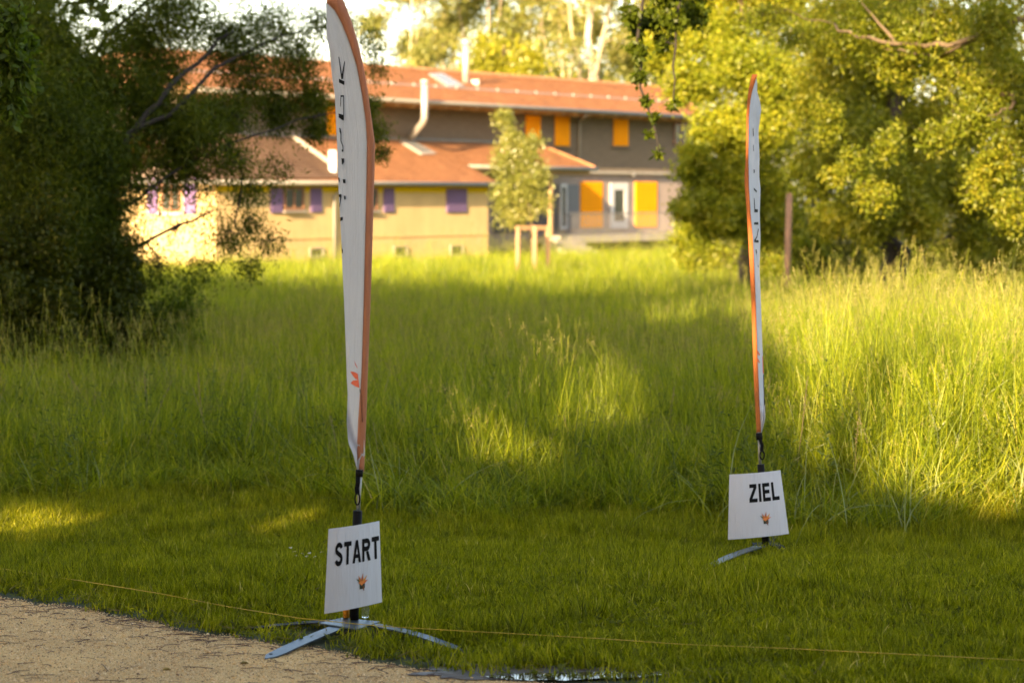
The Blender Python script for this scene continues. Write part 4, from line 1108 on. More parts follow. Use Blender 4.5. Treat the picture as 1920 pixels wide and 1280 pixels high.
# ------------------------------------------------------------------ feather flags
def cloth_mat(name, col, trans=0.25):
    m = bpy.data.materials.new(name); m.use_nodes = True; t = m.node_tree; p = t.nodes['Principled BSDF']
    f = noise(t, 9, 4, .5, stretch=(3, 3, .6))
    t.links.new(ramp(t, [(.3, tuple(c * .93 for c in col)), (.7, col)], f), p.inputs['Base Color'])
    p.inputs['Roughness'].default_value = .75
    bump(t, p, noise(t, 11, 5, .6, stretch=(3.5, 3.5, .30)), .7, .03)
    tr = t.nodes.new('ShaderNodeBsdfTranslucent'); tr.inputs[0].default_value = (*col, 1)
    ms = t.nodes.new('ShaderNodeMixShader'); ms.inputs[0].default_value = trans
    t.links.new(p.outputs[0], ms.inputs[1]); t.links.new(tr.outputs[0], ms.inputs[2]); t.links.new(ms.outputs[0], t.nodes['Material Output'].inputs[0])
    return m
M_sail = cloth_mat('flag_cloth_white', (.62, .60, .61))
M_sleeve = cloth_mat('flag_sleeve_orange', (.52, .20, .095), .1)
M_sleeve2 = cloth_mat('flag_sleeve_bright_orange', (.62, .18, .035), .15)
M_ink = plain('print_ink_black', (.008, .007, .007), .7, vary=.1, spec=.1)
M_red = plain('print_ink_red', (.72, .10, .02), .6, vary=.15, scale=20)
M_black = plain('black_plastic', (.009, .008, .007), .65, vary=.2, spec=.12)
M_strap = plain('black_webbing', (.008, .008, .009), .85, vary=.2, spec=.1)
M_steel = plain('galvanised_steel', (.085, .105, .12), .42, metal=.8, vary=.18, scale=14, bmp=.08)
M_alu = plain('aluminium_pole', (.30, .29, .26), .4, metal=.6, vary=.1)
def interp(tab, y):
    ys_ = [a[1] for a in tab]; xs_ = [a[0] for a in tab]
    return float(np.interp(y, ys_, xs_))

def flag(root, Yp, free, inner, outer, mats, depth, y_top, y_bot, sleeve_bot, fold=1):
    """free edge, seam and sleeve outer edge as (px, py) tables; the cloth swings back in depth away from the pole"""
    def surf(py, s):
        """s = 0 seam, 1 free edge"""
        q = (py - y_top) / (y_bot - y_top); q = min(1, max(0, q))
        xf = interp(free, py); xi = interp(inner, py)
        dd = depth * (math.sin(math.pi * min(1, q * 1.0 + .06)) ** .6)
        Yd = Yp + dd * s ** .8 + .012 * math.sin(py * .045 + 5 * s) * s + .02 * math.sin(s * 9 + py * .01) * s
        return at(xi + (xf - xi) * s, py, Yd)
    ny, ns = 90, 9
    V = []; F = []
    for i in range(ny + 1):
        py = y_top + (y_bot - y_top) * i / ny
        for j in range(ns + 1): V.append(surf(py, j / ns))
    for i in range(ny):
        for j in range(ns):
            a = i * (ns + 1) + j; F.append((a, a + 1, a + ns + 2, a + ns + 1))
    me = bpy.data.meshes.new('sail'); me.from_pydata(V, [], F); me.polygons.foreach_set('use_smooth', [True] * len(F)); me.update()
    sail = link_mesh('sail', me, mats[0], root)
    def mark(name, polys, mat, lift=.011):
        mb = MB()
        for poly in polys:
            vs = []
            for (x, y) in poly:
                xf = interp(free, y); xi = interp(inner, y)
                s = (x - xi) / (xf - xi) if abs(xf - xi) > 1e-6 else 0
                p_ = surf(y, min(1, max(0, s))); d = (p_ - Vector((0, 0, CAMZ))).normalized()
                vs.append(p_ - d * lift)
            mb.add(vs, [tuple(range(len(vs)))])
        return mb.build(name, mat, sail)
    # sleeve round the pole
    mb = MB(); rings = []
    k = 60
    for i in range(k + 1):
        py = y_top - 4 + (sleeve_bot - y_top + 4) * i / k
        xo = interp(outer, py); xi = interp(inner, py)
        hw = max(.006, abs(xo - xi) / 2 * Yp / FPX + .004); c_ = at((xo + xi) / 2, py, Yp)
        rings.append([c_ + Vector((math.cos(a) * hw, math.sin(a) * max(.014, hw * .75), 0)) for a in [2 * math.pi * j / 12 for j in range(12)]])
    mb.loft(rings); mb.build('pole_sleeve', mats[1], root, True)
    return sail, mark

def bar(mb, p0, p1, w0, w1, th, up=Vector((0, 0, 1)), segs=1, arch=0.0, tipround=True):
    """flat steel bar from p0 to p1"""
    p0 = Vector(p0); p1 = Vector(p1); d = (p1 - p0); side = Vector((-d.y, d.x, 0)).normalized()
    rings = []
    n = 14
    for i in range(n + 1):
        q = i / n; c_ = p0.lerp(p1, q); c_.z += arch * math.sin(math.pi * q)
        w_ = (w0 + (w1 - w0) * q) / 2
        if q > .86: w_ *= math.sqrt(max(.02, 1 - ((q - .86) / .14) ** 2))
        rings.append([c_ - side * w_ - up * th / 2, c_ + side * w_ - up * th / 2, c_ + side * w_ + up * th / 2, c_ - side * w_ + up * th / 2])
    mb.loft(rings)

# START flag
Y1 = 11.85; fx = at(664, 1180, Y1).x
f1 = empty('feather_flag', (fx, Y1, 0), 'white feather flag with brown-orange sleeve at the path, above the START sheet', 'flag', 'feather flags')
free1 = [(611, 8), (613, 40), (612, 68), (618, 95), (622, 140), (628, 180), (630, 230), (633, 290), (635, 360), (640, 450), (642, 500), (645, 560), (648, 640), (650, 700), (652, 740), (650, 790), (653, 830), (662, 850), (667, 872), (671, 882)]
inner1 = [(612, 4), (626, 17), (640, 42), (655, 80), (669, 125), (679, 180), (686, 230), (688, 270), (687, 340), (684, 480), (681, 600), (678, 690), (676, 730), (680, 790), (683, 830), (685, 852), (677, 862), (672, 882)]
outer1 = [(640, -6), (648, 12), (659, 42), (670, 78), (680, 120), (688, 165), (697, 230), (702.5, 270), (701, 340), (697, 480), (693, 600), (689, 700), (686, 790), (684, 840), (682, 882)]
inner1s = [(612, -6), (614, 8)] + inner1[1:12] + [(676, 730), (672, 790), (670, 840), (670, 882)]
def flag1():
    sail, mark = flag(f1, Y1, free1, inner1, outer1, (M_sail, M_sleeve), .42, 6, 882, 10)
    return sail, mark
# sleeve drawn with its own inner table so it stays full width behind the loose cloth
def sleeve(root, Yp, inner, outer, mat, y0, y1):
    mb = MB(); rings = []
    for i in range(71):
        py = y0 + (y1 - y0) * i / 70
        xo = interp(outer, py); xi = interp(inner, py)
        hw = max(.006, abs(xo - xi) / 2 * Yp / FPX + .002); c_ = at((xo + xi) / 2, py, Yp + .012)
        rings.append([c_ + Vector((math.cos(a) * hw, math.sin(a) * min(.028, max(.012, hw * .75)), 0)) for a in [2 * math.pi * j / 14 for j in range(14)]])
    mb.loft(rings); return mb.build('pole_sleeve', mat, root, True)
sail1, mark1 = flag1()
for o in list(f1.children):
    if o.name.startswith('pole_sleeve'): bpy.data.objects.remove(o)
sleeve(f1, Y1, inner1s, outer1, M_sleeve, -6, 884)
glyphs = [[(634.5, 107), (636, 107), (641.5, 143), (640, 149)], [(645.5, 115), (646.8, 116), (643, 148), (640.5, 149), (640, 145)], [(635.5, 148), (646, 153), (645, 160), (635.5, 155)],
          [(638.5, 179), (645, 179), (645, 182), (639.5, 182), (639, 200), (637.8, 200)], [(643.6, 180), (645, 180), (644.8, 224), (643.4, 224)], [(635, 213), (644.5, 216), (644.3, 226.5), (641, 225), (635, 220.5)], 
          [(636.3, 240), (638.5, 241), (640, 250), (640.2, 265), (643.5, 274), (643.8, 284), (641, 285.5), (640.6, 281), (642.4, 280), (642, 274), (638.4, 265), (638.4, 251), (636.5, 247)],
          [(640, 297), (645, 297.5), (645.3, 305), (643.6, 306), (643, 309), (641, 308), (640.6, 301)],
          [(634.2, 333), (636.3, 333.5), (637, 341), (634.8, 341)], [(642.8, 336), (647.6, 336.5), (648, 344), (643.2, 343.5)],
          [(634.6, 364.5), (640, 364), (640.3, 368), (636.8, 389), (636, 398), (634.8, 398), (635, 385), (637.8, 370), (634.8, 369.5)], [(644.6, 367), (648, 367.5), (648, 374), (645.5, 374)],
          [(636, 408), (642.6, 406.5), (642.6, 412.5), (636.4, 415)], [(638.8, 452), (640, 452), (641.2, 466), (643, 468), (642.5, 476), (640.5, 474)]]
mark1('lettering', glyphs, M_ink)
mark1('emblem', [[(656.5, 696), (664, 697), (671, 701), (672, 712), (666, 710), (661, 703)], [(657, 718), (662, 713), (672.3, 711.8), (674, 727), (666, 724)], [(664, 676), (670.5, 689), (670, 690), (666, 684)]], M_red)
mark1('print_stripe', [[(674.2, 729), (675.6, 729), (680.8, 790), (679.2, 791), (677, 765)]], M_ink)
# pole, collar, strap with hook, spindle, base
def tubep(name, pts, r, mat, root, n=12, Yp=Y1):
    mb = MB(); mb.tube([at(x, y, Yp + (z if False else 0)) for x, y, z in [(a[0], a[1], 0) for a in pts]], r, n); return mb.build(name, mat, root, True)
tubep('pole', [(676.5, 880, 0), (673.5, 930, 0), (671, 985, 0)], .0085, M_alu, f1)
tubep('collar', [(674, 880, 0), (673.5, 893, 0)], .0185, M_black, f1)
mb = MB(); pts = [at(671, 893, Y1 - .016), at(671, 905, Y1 - .03), at(669, 915, Y1 - .03), at(670, 926, Y1 - .03)]
for a, b_ in zip(pts[:-1], pts[1:]):
    s_ = Vector((.011, 0, 0)); y_ = Vector((0, .003, 0)); mb.hexa([b_ - s_ - y_, b_ + s_ - y_, b_ + s_ + y_, b_ - s_ + y_, a - s_ - y_, a + s_ - y_, a + s_ + y_, a - s_ + y_])
strap1 = mb.build('strap', M_strap, f1)
mb = MB(); mb.tube([at(670 + 5 * math.sin(a) * .9, 935 - 11 * math.cos(a), Y1 - .035) for a in [i / 14 * 2 * math.pi for i in range(15)]], .004, 7); mb.build('hook', M_black, strap1, True)
mb = MB(); mb.tube([at(671 + 2.5 * math.sin(a), 950 - 6 * math.cos(a), Y1 - .03) for a in [i / 10 * 2 * math.pi for i in range(11)]], .0022, 6); mb.build('ring', M_steel, strap1, True)
tubep('spindle', [(670.5, 957, 0), (667, 1060, 0), (663.5, 1172, 0)], .0225, M_black, f1, 16)
pc = at(660, 1170, Y1)
mb = MB()
q = [(598, 1164), (700, 1176), (714, 1163), (632, 1159)]
zt = 0.048
q3 = []
for (x, y) in [(598, 1167), (672, 1178), (714, 1164), (640, 1157)]:
    r = ray(x, y); t_ = (zt - CAMZ) / r.z; q3.append(Vector((r.x * t_, r.y * t_, zt)))
mb.hexa([p_ - Vector((0, 0, .008)) for p_ in q3] + q3); plate1 = mb.build('base_plate', M_steel, f1, bevel=.002)
def leg_to(root, p0, px, py, w0, w1, arch, z1=.006, mat=None, Yb=None):
    e = ground(px, py); mb = MB(); bar(mb, p0, Vector((e.x, e.y, e.z + z1)), w0, w1, .007, arch=arch); return mb.build('leg', mat or M_steel, root)
cc = Vector((pc.x, Y1, .038))
bar_c = cc + Vector((-.02, -.06, 0))
leg_to(f1, bar_c, 498, 1237, .085, .075, .006)
leg_to(f1, cc + Vector((.05, -.04, 0)), 866, 1221, .07, .055, .018)
leg_to(f1, cc + Vector((-.1, .02, 0)), 458, 1181, .07, .05, .004, mat=plain('shaded_steel', (.03, .028, .025), .6, spec=.2))  # left leg: steel colour darkened for its shaded underside
e = ground(508, 1231); mb = MB(); mb.tube([(e.x, e.y, .013), (e.x, e.y, .016)], .009, 12); mb.build('bolt_hole', M_ink, f1)

# FINISH flag
Y2 = 15.7; gz2 = float(gz(at(1437, 1035, Y2).x, Y2))
f2 = empty('feather_flag', (at(1437, 1035, Y2).x, Y2, gz2), 'narrow white feather flag with bright orange sleeve in the grass, above the ZIEL sheet', 'flag', 'feather flags')
free2 = [(1418, 147), (1420, 155), (1419.5, 172), (1424.5, 188), (1427.5, 205), (1425, 222), (1422, 248), (1424, 290), (1423.5, 330), (1426, 355), (1424.5, 400), (1426, 450), (1424, 500), (1426.5, 560), (1429, 640), (1432, 700), (1434.5, 760), (1435, 785), (1431, 800), (1428, 812)]
inner2 = [(1416, 147), (1414, 158), (1409, 175), (1406, 195), (1403.5, 225), (1403, 290), (1404, 350), (1407, 400), (1411, 445), (1414, 500), (1416.5, 560), (1418.5, 620), (1420.5, 680), (1423.5, 740), (1426, 790), (1427, 812)]
outer2 = [(1411, 141), (1407, 153), (1402.5, 180), (1400, 215), (1398.5, 300), (1396.5, 330), (1397, 352), (1400, 390), (1403, 440), (1406, 500), (1409, 560), (1411, 620), (1412.5, 680), (1415, 740), (1417.5, 780), (1419, 812)]
sail2, mark2 = flag(f2, Y2, free2, inner2, outer2, (M_sail, M_sleeve2), .45, 148, 811, 814)
for o in list(f2.children):
    if o.name.startswith('pole_sleeve'): bpy.data.objects.remove(o)
sleeve(f2, Y2, [(1420, 140)] + inner2[1:], outer2, M_sleeve2, 140, 812)
mark2('lettering', [[(1411.6, 240), (1412.6, 240), (1413.4, 255), (1412, 256)], [(1412, 272), (1413, 272), (1413.4, 284), (1412.5, 284)], [(1413, 318), (1415, 318), (1415, 324), (1413.4, 325)],
                    [(1413.5, 352), (1419, 358), (1419, 361), (1413.8, 356)], [(1413.7, 372), (1414.7, 372), (1416, 392), (1421, 392.5), (1421, 398), (1414.5, 398)], [(1414, 417), (1422, 416.5), (1422, 421.5), (1414, 421)],
                    [(1421.6, 428), (1422.6, 430), (1420, 444), (1417, 450), (1422.5, 450.5), (1422.5, 455), (1414.2, 454), (1414.2, 450), (1419, 443)], [(1416.6, 468), (1418.6, 468), (1422.6, 501), (1421.4, 501)]], M_ink)
mark2('emblem', [[(1418.8, 657), (1421, 657), (1425, 664), (1424, 667), (1419, 662)], [(1419.5, 672), (1421.6, 672), (1425, 679), (1424, 681), (1419.8, 677)]], M_red)
mark2('print_stripe', [[(1429.5, 668), (1430.5, 667), (1433.5, 699), (1430.5, 701)]], M_red)
mark2('print_stripe', [[(1431, 702), (1432, 702), (1434.3, 757), (1432.6, 762)]], M_ink)
tubep('pole', [(1423, 810, 0), (1424, 850, 0), (1426, 885, 0)], .0095, M_alu, f2, Yp=Y2)
tubep('collar', [(1423, 811, 0), (1424, 824, 0)], .021, M_black, f2, Yp=Y2)
mb = MB(); pts = [at(1425, 822, Y2 - .02), at(1429, 835, Y2 - .03), at(1428, 845, Y2 - .03)]
for a, b_ in zip(pts[:-1], pts[1:]):
    s_ = Vector((.011, 0, 0)); y_ = Vector((0, .003, 0)); mb.hexa([b_ - s_ - y_, b_ + s_ - y_, b_ + s_ + y_, b_ - s_ + y_, a - s_ - y_, a + s_ - y_, a + s_ + y_, a - s_ + y_])
strap2 = mb.build('strap', M_strap, f2)
mb = MB(); mb.tube([at(1429 + 4 * math.sin(a), 853 - 8 * math.cos(a), Y2 - .035) for a in [i / 14 * 2 * math.pi for i in range(15)]], .005, 7); mb.build('hook', M_black, strap2, True)
tubep('spindle', [(1426.5, 870, 0), (1431, 950, 0), (1437, 1037, 0)], .023, M_black, f2, 16, Yp=Y2)
c2 = Vector((f2.location.x, Y2, gz2 + .06)); mb = MB(); mb.hexa([c2 + Vector((dx, dy, -.008)) for dx, dy in ((-.09, -.07), (.09, -.07), (.09, .07), (-.09, .07))] + [c2 + Vector((dx, dy, 0)) for dx, dy in ((-.09, -.07), (.09, -.07), (.09, .07), (-.09, .07))]); mb.build('base_plate', M_black, f2, bevel=.002)
leg_to(f2, c2 + Vector((-.03, -.02, -.01)), 1322, 1076, .075, .065, .012, .035)
leg_to(f2, c2 + Vector((.03, -.01, -.01)), 1470, 1043, .08, .06, .02, .03, M_black)
leg_to(f2, c2 + Vector((.0, .03, -.01)), 1462, 1010, .08, .06, .02, .03, M_black)

# ------------------------------------------------------------------ paper signs
m, t, p = new_mat('laminated_paper'); p.inputs['Base Color'].default_value = (.58, .565, .585, 1); p.inputs['Roughness'].default_value = .5
bump(t, p, noise(t, 5, 3, stretch=(3, 3, .5)), .5, .02); M_paper = m
def text_polys(txt):
    """bold grotesque capitals built stroke by stroke, normalised to 0..1"""
    T = .225     # stroke
    def strip(path, t=T):
        out = []; n = len(path); L = []; Rr = []
        for i in range(n):
            a = path[max(i - 1, 0)]; b = path[min(i + 1, n - 1)]
            dx, dy = b[0] - a[0], b[1] - a[1]; l = math.hypot(dx, dy) or 1
            L.append((path[i][0] - dy / l * t / 2, path[i][1] + dx / l * t / 2)); Rr.append((path[i][0] + dy / l * t / 2, path[i][1] - dx / l * t / 2))
        return [[L[i], L[i + 1], Rr[i + 1], Rr[i]] for i in range(n - 1)]
    def rc(x0, y0, x1, y1): return [(x0, y0), (x1, y0), (x1, y1), (x0, y1)]
    def arc(cx, cy, rx, ry, a0, a1, n=12): return [(cx + rx * math.cos(math.radians(a0 + (a1 - a0) * i / n)), cy + ry * math.sin(math.radians(a0 + (a1 - a0) * i / n))) for i in range(n + 1)]
    V = T * .92
    def glyph(ch):
        if ch == 'T': return .66, [rc(0, 1 - V, .66, 1), rc(.23, 0, .43, 1 - V)]
        if ch == 'I': return .20, [rc(0, 0, .20, 1)]
        if ch == 'L': return .58, [rc(0, 0, .20, 1), rc(.20, 0, .58, V)]
        if ch == 'E': return .62, [rc(0, 0, .20, 1), rc(.20, 0, .62, V), rc(.20, 1 - V, .60, 1), rc(.20, .42, .56, .42 + V)]
        if ch == 'Z': return .66, [rc(0, 0, .66, V), rc(.03, 1 - V, .63, 1), [(0, V), (.26, V), (.63, 1 - V), (.37, 1 - V)]]
        if ch == 'A': return .76, [[(0, 0), (.21, 0), (.475, 1), (.285, 1)], [(.55, 0), (.76, 0), (.475, 1), (.38, .78)], rc(.20, .21, .56, .38)]
        if ch == 'R': return .74, [rc(0, 0, .20, 1)] + strip([(.20, 1 - V / 2)] + arc(.42, .72, .20, 1 - V / 2 - .72, 90, -90) + [(.20, .72 * 2 - 1 + V / 2)], V) + [[(.34, .42), (.52, 0), (.74, 0), (.55, .44)]]
        if ch == 'S': return .68, strip(arc(.34, .715, .235, .195, 12, 215, 14) + arc(.34, .285, .24, .195, 55, -168, 15), V)
    x = 0; polys = []
    for ch in txt:
        w_, ps = glyph(ch)
        polys += [[(px + x, py) for px, py in p_] for p_ in ps]; x += w_ + (.10 if ch in 'TA' else .12)
    x -= .11
    vs = []; fs = []
    for p_ in polys:
        n = len(vs); vs += [(a / x, b) for a, b in p_]; fs.append(tuple(range(n, n + len(p_))))
    return vs, fs
def paper_sign(corners, Yp, turn, label, txt, tbox, ebox):
    TL, TR, BR, BL = corners
    def S(u, v, lift=0.0):     # v = 0 top
        x = (TL[0] * (1 - u) + TR[0] * u) * (1 - v) + (BL[0] * (1 - u) + BR[0] * u) * v
        y = (TL[1] * (1 - u) + TR[1] * u) * (1 - v) + (BL[1] * (1 - u) + BR[1] * u) * v
        y -= -5 * (u - .0) * (1 - u) * 1.0
        Yd = Yp + turn * (u - .5) + .05 * (u - .5) ** 2 * 4 * .6 - .008 * math.sin(v * 3.1)
        p_ = at(x, y, Yd - .085); d = (p_ - Vector((0, 0, CAMZ))).normalized()
        return p_ - d * lift
    c_ = S(.5, 1)
    root = empty('paper_sign', c_, label, 'sign', 'paper sheets on the flag poles')
    n = 16; V = [S(i / n, j / n) for j in range(n + 1) for i in range(n + 1)]
    F = [(j * (n + 1) + i, j * (n + 1) + i + 1, (j + 1) * (n + 1) + i + 1, (j + 1) * (n + 1) + i) for j in range(n) for i in range(n)]
    me = bpy.data.meshes.new('sheet'); me.from_pydata(V, [], F); me.update()
    sh = link_mesh('sheet', me, M_paper, root); s_ = sh.modifiers.new('thickness', 'SOLIDIFY'); s_.thickness = .0012; s_.offset = -1
    vs, fs = text_polys(txt); u0, v0, u1, v1, grow = tbox
    def tp(a, b_):
        u = u0 + (u1 - u0) * a; return S(u, v1 - (v1 - v0) * b_, .003)
    mb = MB()
    for k_, f_ in enumerate(fs):
        mb.add([tp(*vs[i]) + Vector((0, -.00004 * k_, 0)) for i in f_], [tuple(range(len(f_)))])
    mb.build('lettering', M_ink, root)
    u0, v0, u1, v1 = ebox
    def E(a, b_, l): return S(u0 + (u1 - u0) * a, v0 + (v1 - v0) * b_, l)
    em = MB(); em.add([E(a, b_, .0035) for a, b_ in ((.32, .45), (.78, .42), (.76, .9), (.34, .92))], [(0, 1, 2, 3)]); e0 = em.build('emblem', plain('emblem_dark', (.03, .035, .015), .6), root)
    for k, (poly, col) in enumerate([([(.5, .62), (.30, .48), (.02, .22), (.36, .38)], (.10, .09, .02)), ([(.45, .6), (.30, .36), (.22, .06), (.48, .36)], (.55, .16, .02)), ([(.5, .62), (.46, .34), (.62, -.05), (.64, .36)], (.42, .10, .02)),
                                     ([(.5, .62), (.62, .38), (.98, .12), (.78, .44)], (.62, .25, .02)), ([(.48, .62), (.72, .44), (1.02, .42), (.74, .62)], (.66, .13, .02)), ([(.24, .5), (.5, .42), (.8, .46), (.52, .72)], (.70, .20, .03)), ([(.56, .8), (.68, .76), (.72, 1.04), (.66, 1.04)], (.2, .06, .02))]):
        mb = MB(); mb.add([E(a, b_, .0042 + .0004 * k) for a, b_ in poly], [(0, 1, 2, 3)]); mb.build('petal', plain('petal_ink', col, .6), e0)
    return root
paper_sign([(616, 991), (711, 976), (716, 1128), (608, 1150)], Y1, .20, 'white paper sheet printed START on the flag pole beside the gravel path', 'START', (.15, .18, .985, .455, 0), (.54, .60, .76, .80))
paper_sign([(1367.5, 889), (1463, 881), (1479, 1000), (1365, 1011)], Y2, .20, 'white paper sheet printed ZIEL on the flag pole in the grass', 'ZIEL', (.375, .17, .925, .455, 0), (.535, .62, .735, .82))

# ------------------------------------------------------------------ small things at the START base
m, t, p = new_mat('clear_plastic'); p.inputs['Base Color'].default_value = (.85, .88, .88, 1); p.inputs['Roughness'].default_value = .05; p.inputs['Transmission Weight'].default_value = .9; p.inputs['IOR'].default_value = 1.33; M_clear = m
bt_ = at(685, 1166, Y1 + .06); bt_.z = .049
bo_ = empty('plastic_bottle', bt_, 'small clear plastic bottle behind the START sheet on the steel base', 'bottle')
mb = MB(); prof = [(0, .017), (.01, .019), (.05, .019), (.058, .017), (.07, .019), (.10, .018), (.118, .009), (.125, .008)]
mb.loft([[bt_ + Vector((r_ * math.cos(a), r_ * math.sin(a), h_)) for a in [2 * math.pi * j / 16 for j in range(16)]] for h_, r_ in prof]); mb.build('body', M_clear, bo_, True)
mb = MB(); mb.tube([bt_ + Vector((0, 0, .1255)), bt_ + Vector((0, 0, .14))], .011, 12); mb.build('cap', M_white, bo_, True)
ot = at(649, 1163, Y1 + .05); ot.z = .049
oc = empty('orange_can', ot, 'small orange can standing behind the START sheet beside the pole', 'can')
mb = MB(); mb.loft([[ot + Vector((r_ * math.cos(a), r_ * math.sin(a), h_)) for a in [2 * math.pi * j / 14 for j in range(14)]] for h_, r_ in [(0, .013), (.004, .016), (.09, .016), (.1, .009)]]); mb.build('body', plain('orange_label', (.70, .26, .02), .3, vary=.3, scale=60), oc, True)
mb = MB(); mb.tube([ot + Vector((0, 0, .101)), ot + Vector((0, 0, .112))], .009, 10); mb.build('cap', M_black, oc, True)

# yellow cord across the lawn
M_cord = plain('yellow_cord', (.50, .33, .015), .6, vary=.2, scale=30)
pts = []
for i, (x, y) in enumerate([(-150, 1042), (0, 1065), (150, 1088), (300, 1112), (430, 1137), (560, 1158), (700, 1172), (830, 1180), (960, 1187), (1120, 1196), (1280, 1207), (1480, 1215), (1700, 1226), (1920, 1237), (2100, 1246)]):
    g_ = ground(x, y); pts.append(Vector((g_.x, g_.y, g_.z)))
dense = []
for a, b_ in zip(pts[:-1], pts[1:]):
    for q in (0, .25, .5, .75): dense.append(a.lerp(b_, q))
dense.append(pts[-1])
hz = []
for i, p_ in enumerate(dense):
    p2 = p_.copy(); h_ = .07 + .015 * math.sin(i * .7) + .05 * (1 - float(smooth(-3.2, -1.4, p2.x))); r = (p2 - Vector((0, 0, CAMZ))); s_ = (CAMZ - p2.z - h_) / (CAMZ - p2.z); hz.append(Vector((0, 0, CAMZ)) + r * s_)
mb = MB(); mb.tube(hz, .0021, 6); cd = mb.build('cord', M_cord, None, True); tag(cd, 'thin yellow cord stretched across the lawn behind the START flag', 'cord')

# daisies left of the START sheet
M_petal = plain('daisy_petal', (.80, .78, .74), .7, vary=.03); M_eye = plain('daisy_eye', (.70, .45, .03), .7)
d0 = None
for (x, y) in [(545, 1026), (552, 1033), (567, 1037), (575, 1042), (580, 1036), (590, 1043), (603, 1034), (557, 1041)]:
    g_ = ground(x, y, .08)
    if d0 is None:
        d0 = empty('daisy', g_, 'tiny white daisy in the lawn just left of the START sheet', 'flower', 'daisies in the lawn')
        mb = MB()
        for k in range(10):
            a = k * .628; d_ = Vector((math.cos(a), math.sin(a) * .8, .25 * math.sin(a))); s_ = Vector((-math.sin(a), math.cos(a), 0)) * .0028
            mb.add([g_ + d_ * .003 - s_, g_ + d_ * .011 - s_, g_ + d_ * .011 + s_, g_ + d_ * .003 + s_], [(0, 1, 2, 3)])
        mb.build('petals', M_petal, d0); mb = MB(); mb.tube([g_ - Vector((0, .001, .002)), g_ + Vector((0, -.002, .003))], .0035, 8); mb.build('flower_centre', M_eye, d0)
        mb = MB(); mb.tube([g_ - Vector((0, 0, .08)), g_ - Vector((0, 0, .002))], .001, 4); mb.build('stem', M_lawn, d0)
    else:
        r_ = d0.copy(); COL.objects.link(r_); r_.location = g_; r_.rotation_euler = (0, 0, R.uniform(0, 6))
        for ch in list(d0.children):
            c_ = ch.copy(); COL.objects.link(c_); c_.parent = r_

# twigs, needles, pebbles and leaves on the path
M_twig = plain('dry_twig', (.075, .035, .025), .8, vary=.3, scale=30)
mb = MB()
for k in range(520):
    if k < 190:
        x = R.uniform(-3.0, -.2); y = float(edge_y(x)) - abs(R.gauss(0, .16)) - .03
    else:
        x = R.uniform(-3.0, .4); y = R.uniform(10.2, 12.6)
    if y > float(edge_y(x)) - .02: continue
    L_ = R.uniform(.03, .11) * (1.7 if R.random() < .12 else 1); a = R.gauss(0, .6) + (0 if R.random() < .8 else 1.2)
    p0 = Vector((x, y, .008)); p1 = p0 + Vector((math.cos(a), math.sin(a), 0)) * L_; md = (p0 + p1) / 2 + Vector((R.gauss(0, .006), R.gauss(0, .006), .004))
    mb.tube([p0, md, p1], R.uniform(.0009, .002), 4)
tw_ = mb.build('twigs', M_twig); tag(tw_, 'dark pine needles and dry twigs scattered on the path', kind='stuff')
M_peb = plain('gravel_stone', (.40, .29, .18), .85, vary=.45, scale=40)
def pebble(k):
    rr = random.Random(k); mb = MB(); r = .0032
    mb.loft([[Vector((r * s * math.cos(a) * rr.uniform(.8, 1.2), r * s * math.sin(a) * rr.uniform(.7, 1.1), z * r)) for a in [2 * math.pi * j / 6 for j in range(6)]] for z, s in ((-.2, .8), (.35, 1), (.85, .6))])
    me = bpy.data.meshes.new('pebble'); me.from_pydata(mb.v, [], mb.f); me.materials.append(plain('gravel_stone', [(.74, .46, .18), (.44, .26, .10), (.84, .62, .34), (.18, .10, .05)][k % 4], .85, vary=.15)); return bpy.data.objects.new('pebble', me)
X = rng.uniform(-3.2, .7, 60000); Y = rng.uniform(10.1, 12.9, 60000); keep = Y < edge_y(X) + .05
X, Y = X[keep], Y[keep]; n = len(X); s_ = rng.uniform(.45, 1.3, (n, 1)) * np.ones((n, 3)); s_[rng.uniform(size=n) < .015] *= 2.2
scatter('gravel', np.stack([X, Y, np.full(n, .004)], 1), euler(n, .2), s_, rng.choice([0, 0, 0, 1, 2, 2, 3], n), [pebble(k) for k in range(4)], 'loose sandy gravel grains on the path')
# plantain-like leaves along the edge
M_weed = leaf_mat('broad_weed', [(0, (.07, .085, .004)), (1, (.18, .18, .02))], (1.5, 1.5, .6), .35, .015, True)
def weed(k):
    rr = random.Random(k); mb = MB()
    for j in range(8):
        a = rr.uniform(0, 6.28); L_ = rr.uniform(.03, .07); w_ = L_ * .34; d_ = Vector((math.cos(a), math.sin(a), 0)); s = Vector((-d_.y, d_.x, 0)); up = rr.uniform(.2, .9)
        mb.add([Vector((0, 0, .005)), d_ * L_ * .5 + s * w_ * .5 + Vector((0, 0, L_ * up * .6)), d_ * L_ + Vector((0, 0, L_ * up * .75)), d_ * L_ * .5 - s * w_ * .5 + Vector((0, 0, L_ * up * .6))], [(0, 1, 2, 3)])
    me = bpy.data.meshes.new('weed'); me.from_pydata(mb.v, [], mb.f); a_ = me.attributes.new('var', 'FLOAT', 'FACE'); a_.data.foreach_set('value', [rr.random() for _ in mb.f]); me.materials.append(M_weed); return bpy.data.objects.new('weed', me)
X = rng.uniform(-3.2, 3, 260); Y = edge_y(X) + np.abs(rng.normal(size=260)) * .25 + .04; n = 260
scatter('lawn_edge_weeds', np.stack([X, Y, gz(X, Y) + .01], 1), euler(n, .15), rng.uniform(.35, .8, (n, 1)) * np.ones((n, 3)), rng.integers(0, 3, n), [weed(k) for k in range(3)], 'small broad-leaved weeds along the path edge')
X, Y = wedge(2600, 10.6, 18.5, 0.3); keep = (Y > edge_y(X) + .3) & (vnoise(X, Y, .7, 51) > .52); X, Y = X[keep], Y[keep]; n = len(X)
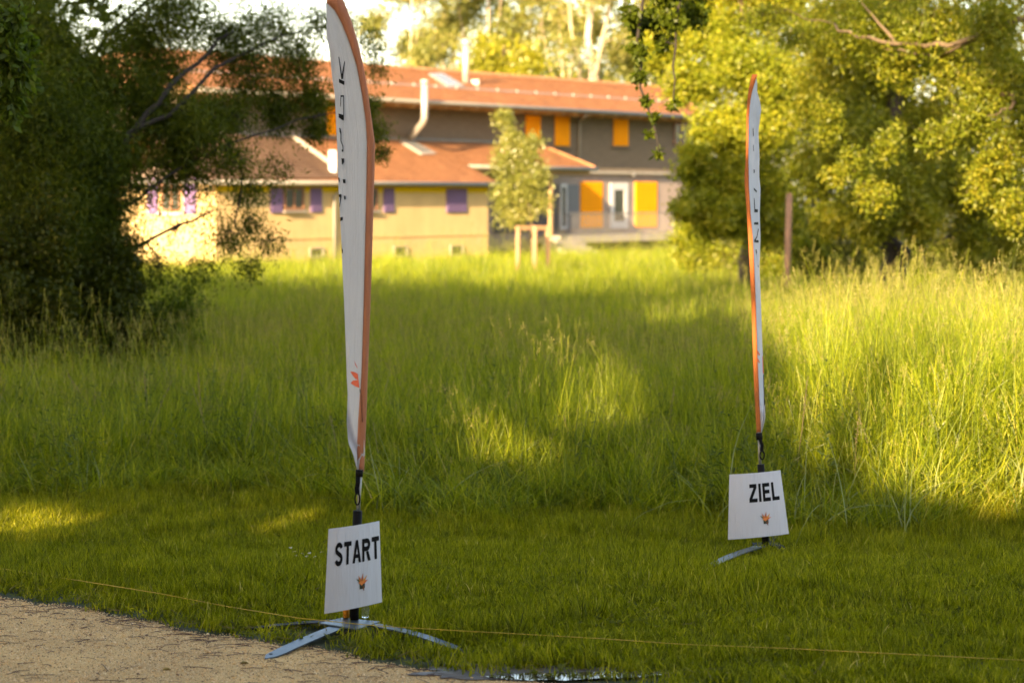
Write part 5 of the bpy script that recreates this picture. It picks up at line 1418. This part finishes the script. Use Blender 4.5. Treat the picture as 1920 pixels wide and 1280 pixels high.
_q = ground(1210, 1178); X = np.concatenate([X, _q.x + rng.normal(size=34) * .26]); Y = np.concatenate([Y, _q.y + rng.normal(size=34) * .09]); n = len(X)
scatter('lawn_clover', np.stack([X, Y, gz(X, Y) + .035], 1), euler(n, .2), rng.uniform(.25, .55, (n, 1)) * np.ones((n, 3)), rng.integers(0, 3, n), [weed(k + 5) for k in range(3)], 'patches of clover and small weeds in the lawn')
M_straw = leaf_mat('dry_straw', [(0, (.12, .085, .03)), (.6, (.26, .20, .07)), (1, (.46, .36, .18))], (1.2, 1.1, .8), .3, .02, True)
X, Y = wedge(3600, 10.4, 18.5, 0.3); keep = (Y > edge_y(X) + .0) & (rng.uniform(size=len(X)) < .3 + .7 * (Y > 16) + .7 * (Y < edge_y(X) + .8)); X, Y = X[keep], Y[keep]; n = len(X)
scatter('dry_clippings', np.stack([X, Y, gz(X, Y) + .03], 1), np.stack([rng.normal(size=n) * .3 + 1.35, rng.normal(size=n) * .3, rng.uniform(0, 6.283, n)], 1), rng.uniform(.5, 1.1, (n, 1)) * np.ones((n, 3)), rng.integers(0, 2, n), [blade_mesh('sc', 2, .01, .07, .16, .003, .3, 3, M_straw) for _ in range(2)], 'dry pale grass clippings lying on the lawn')
M_fall = plain('fallen_leaf_yellow', (.22, .16, .03), .7, vary=.3, scale=50)
for (x, y, lb) in ((458, 1247, 'small yellowed fallen leaf on the path below the steel foot'), (312, 1259, 'brownish fallen leaf on the path at the bottom left')):
    g_ = ground(x, y); mb = MB()
    mb.add([g_ + Vector(v) for v in ((-.02, 0, .008), (-.008, .009, .02), (.012, .008, .016), (.022, 0, .01), (.01, -.008, .018), (-.01, -.008, .012), (0, 0, .008))], [(0, 1, 6), (1, 2, 6), (2, 3, 6), (3, 4, 6), (4, 5, 6), (5, 0, 6)])
    tag(mb.build('fallen_leaf', M_fall), lb, 'leaf', 'fallen leaves on the path')

tot = 0
for o in COL.objects:
    if o.type == 'MESH': tot += sum(len(p_.vertices) - 2 for p_ in o.data.polygons) if len(o.data.polygons) < 20000 else len(o.data.polygons) * 2
print('TRIS', tot)
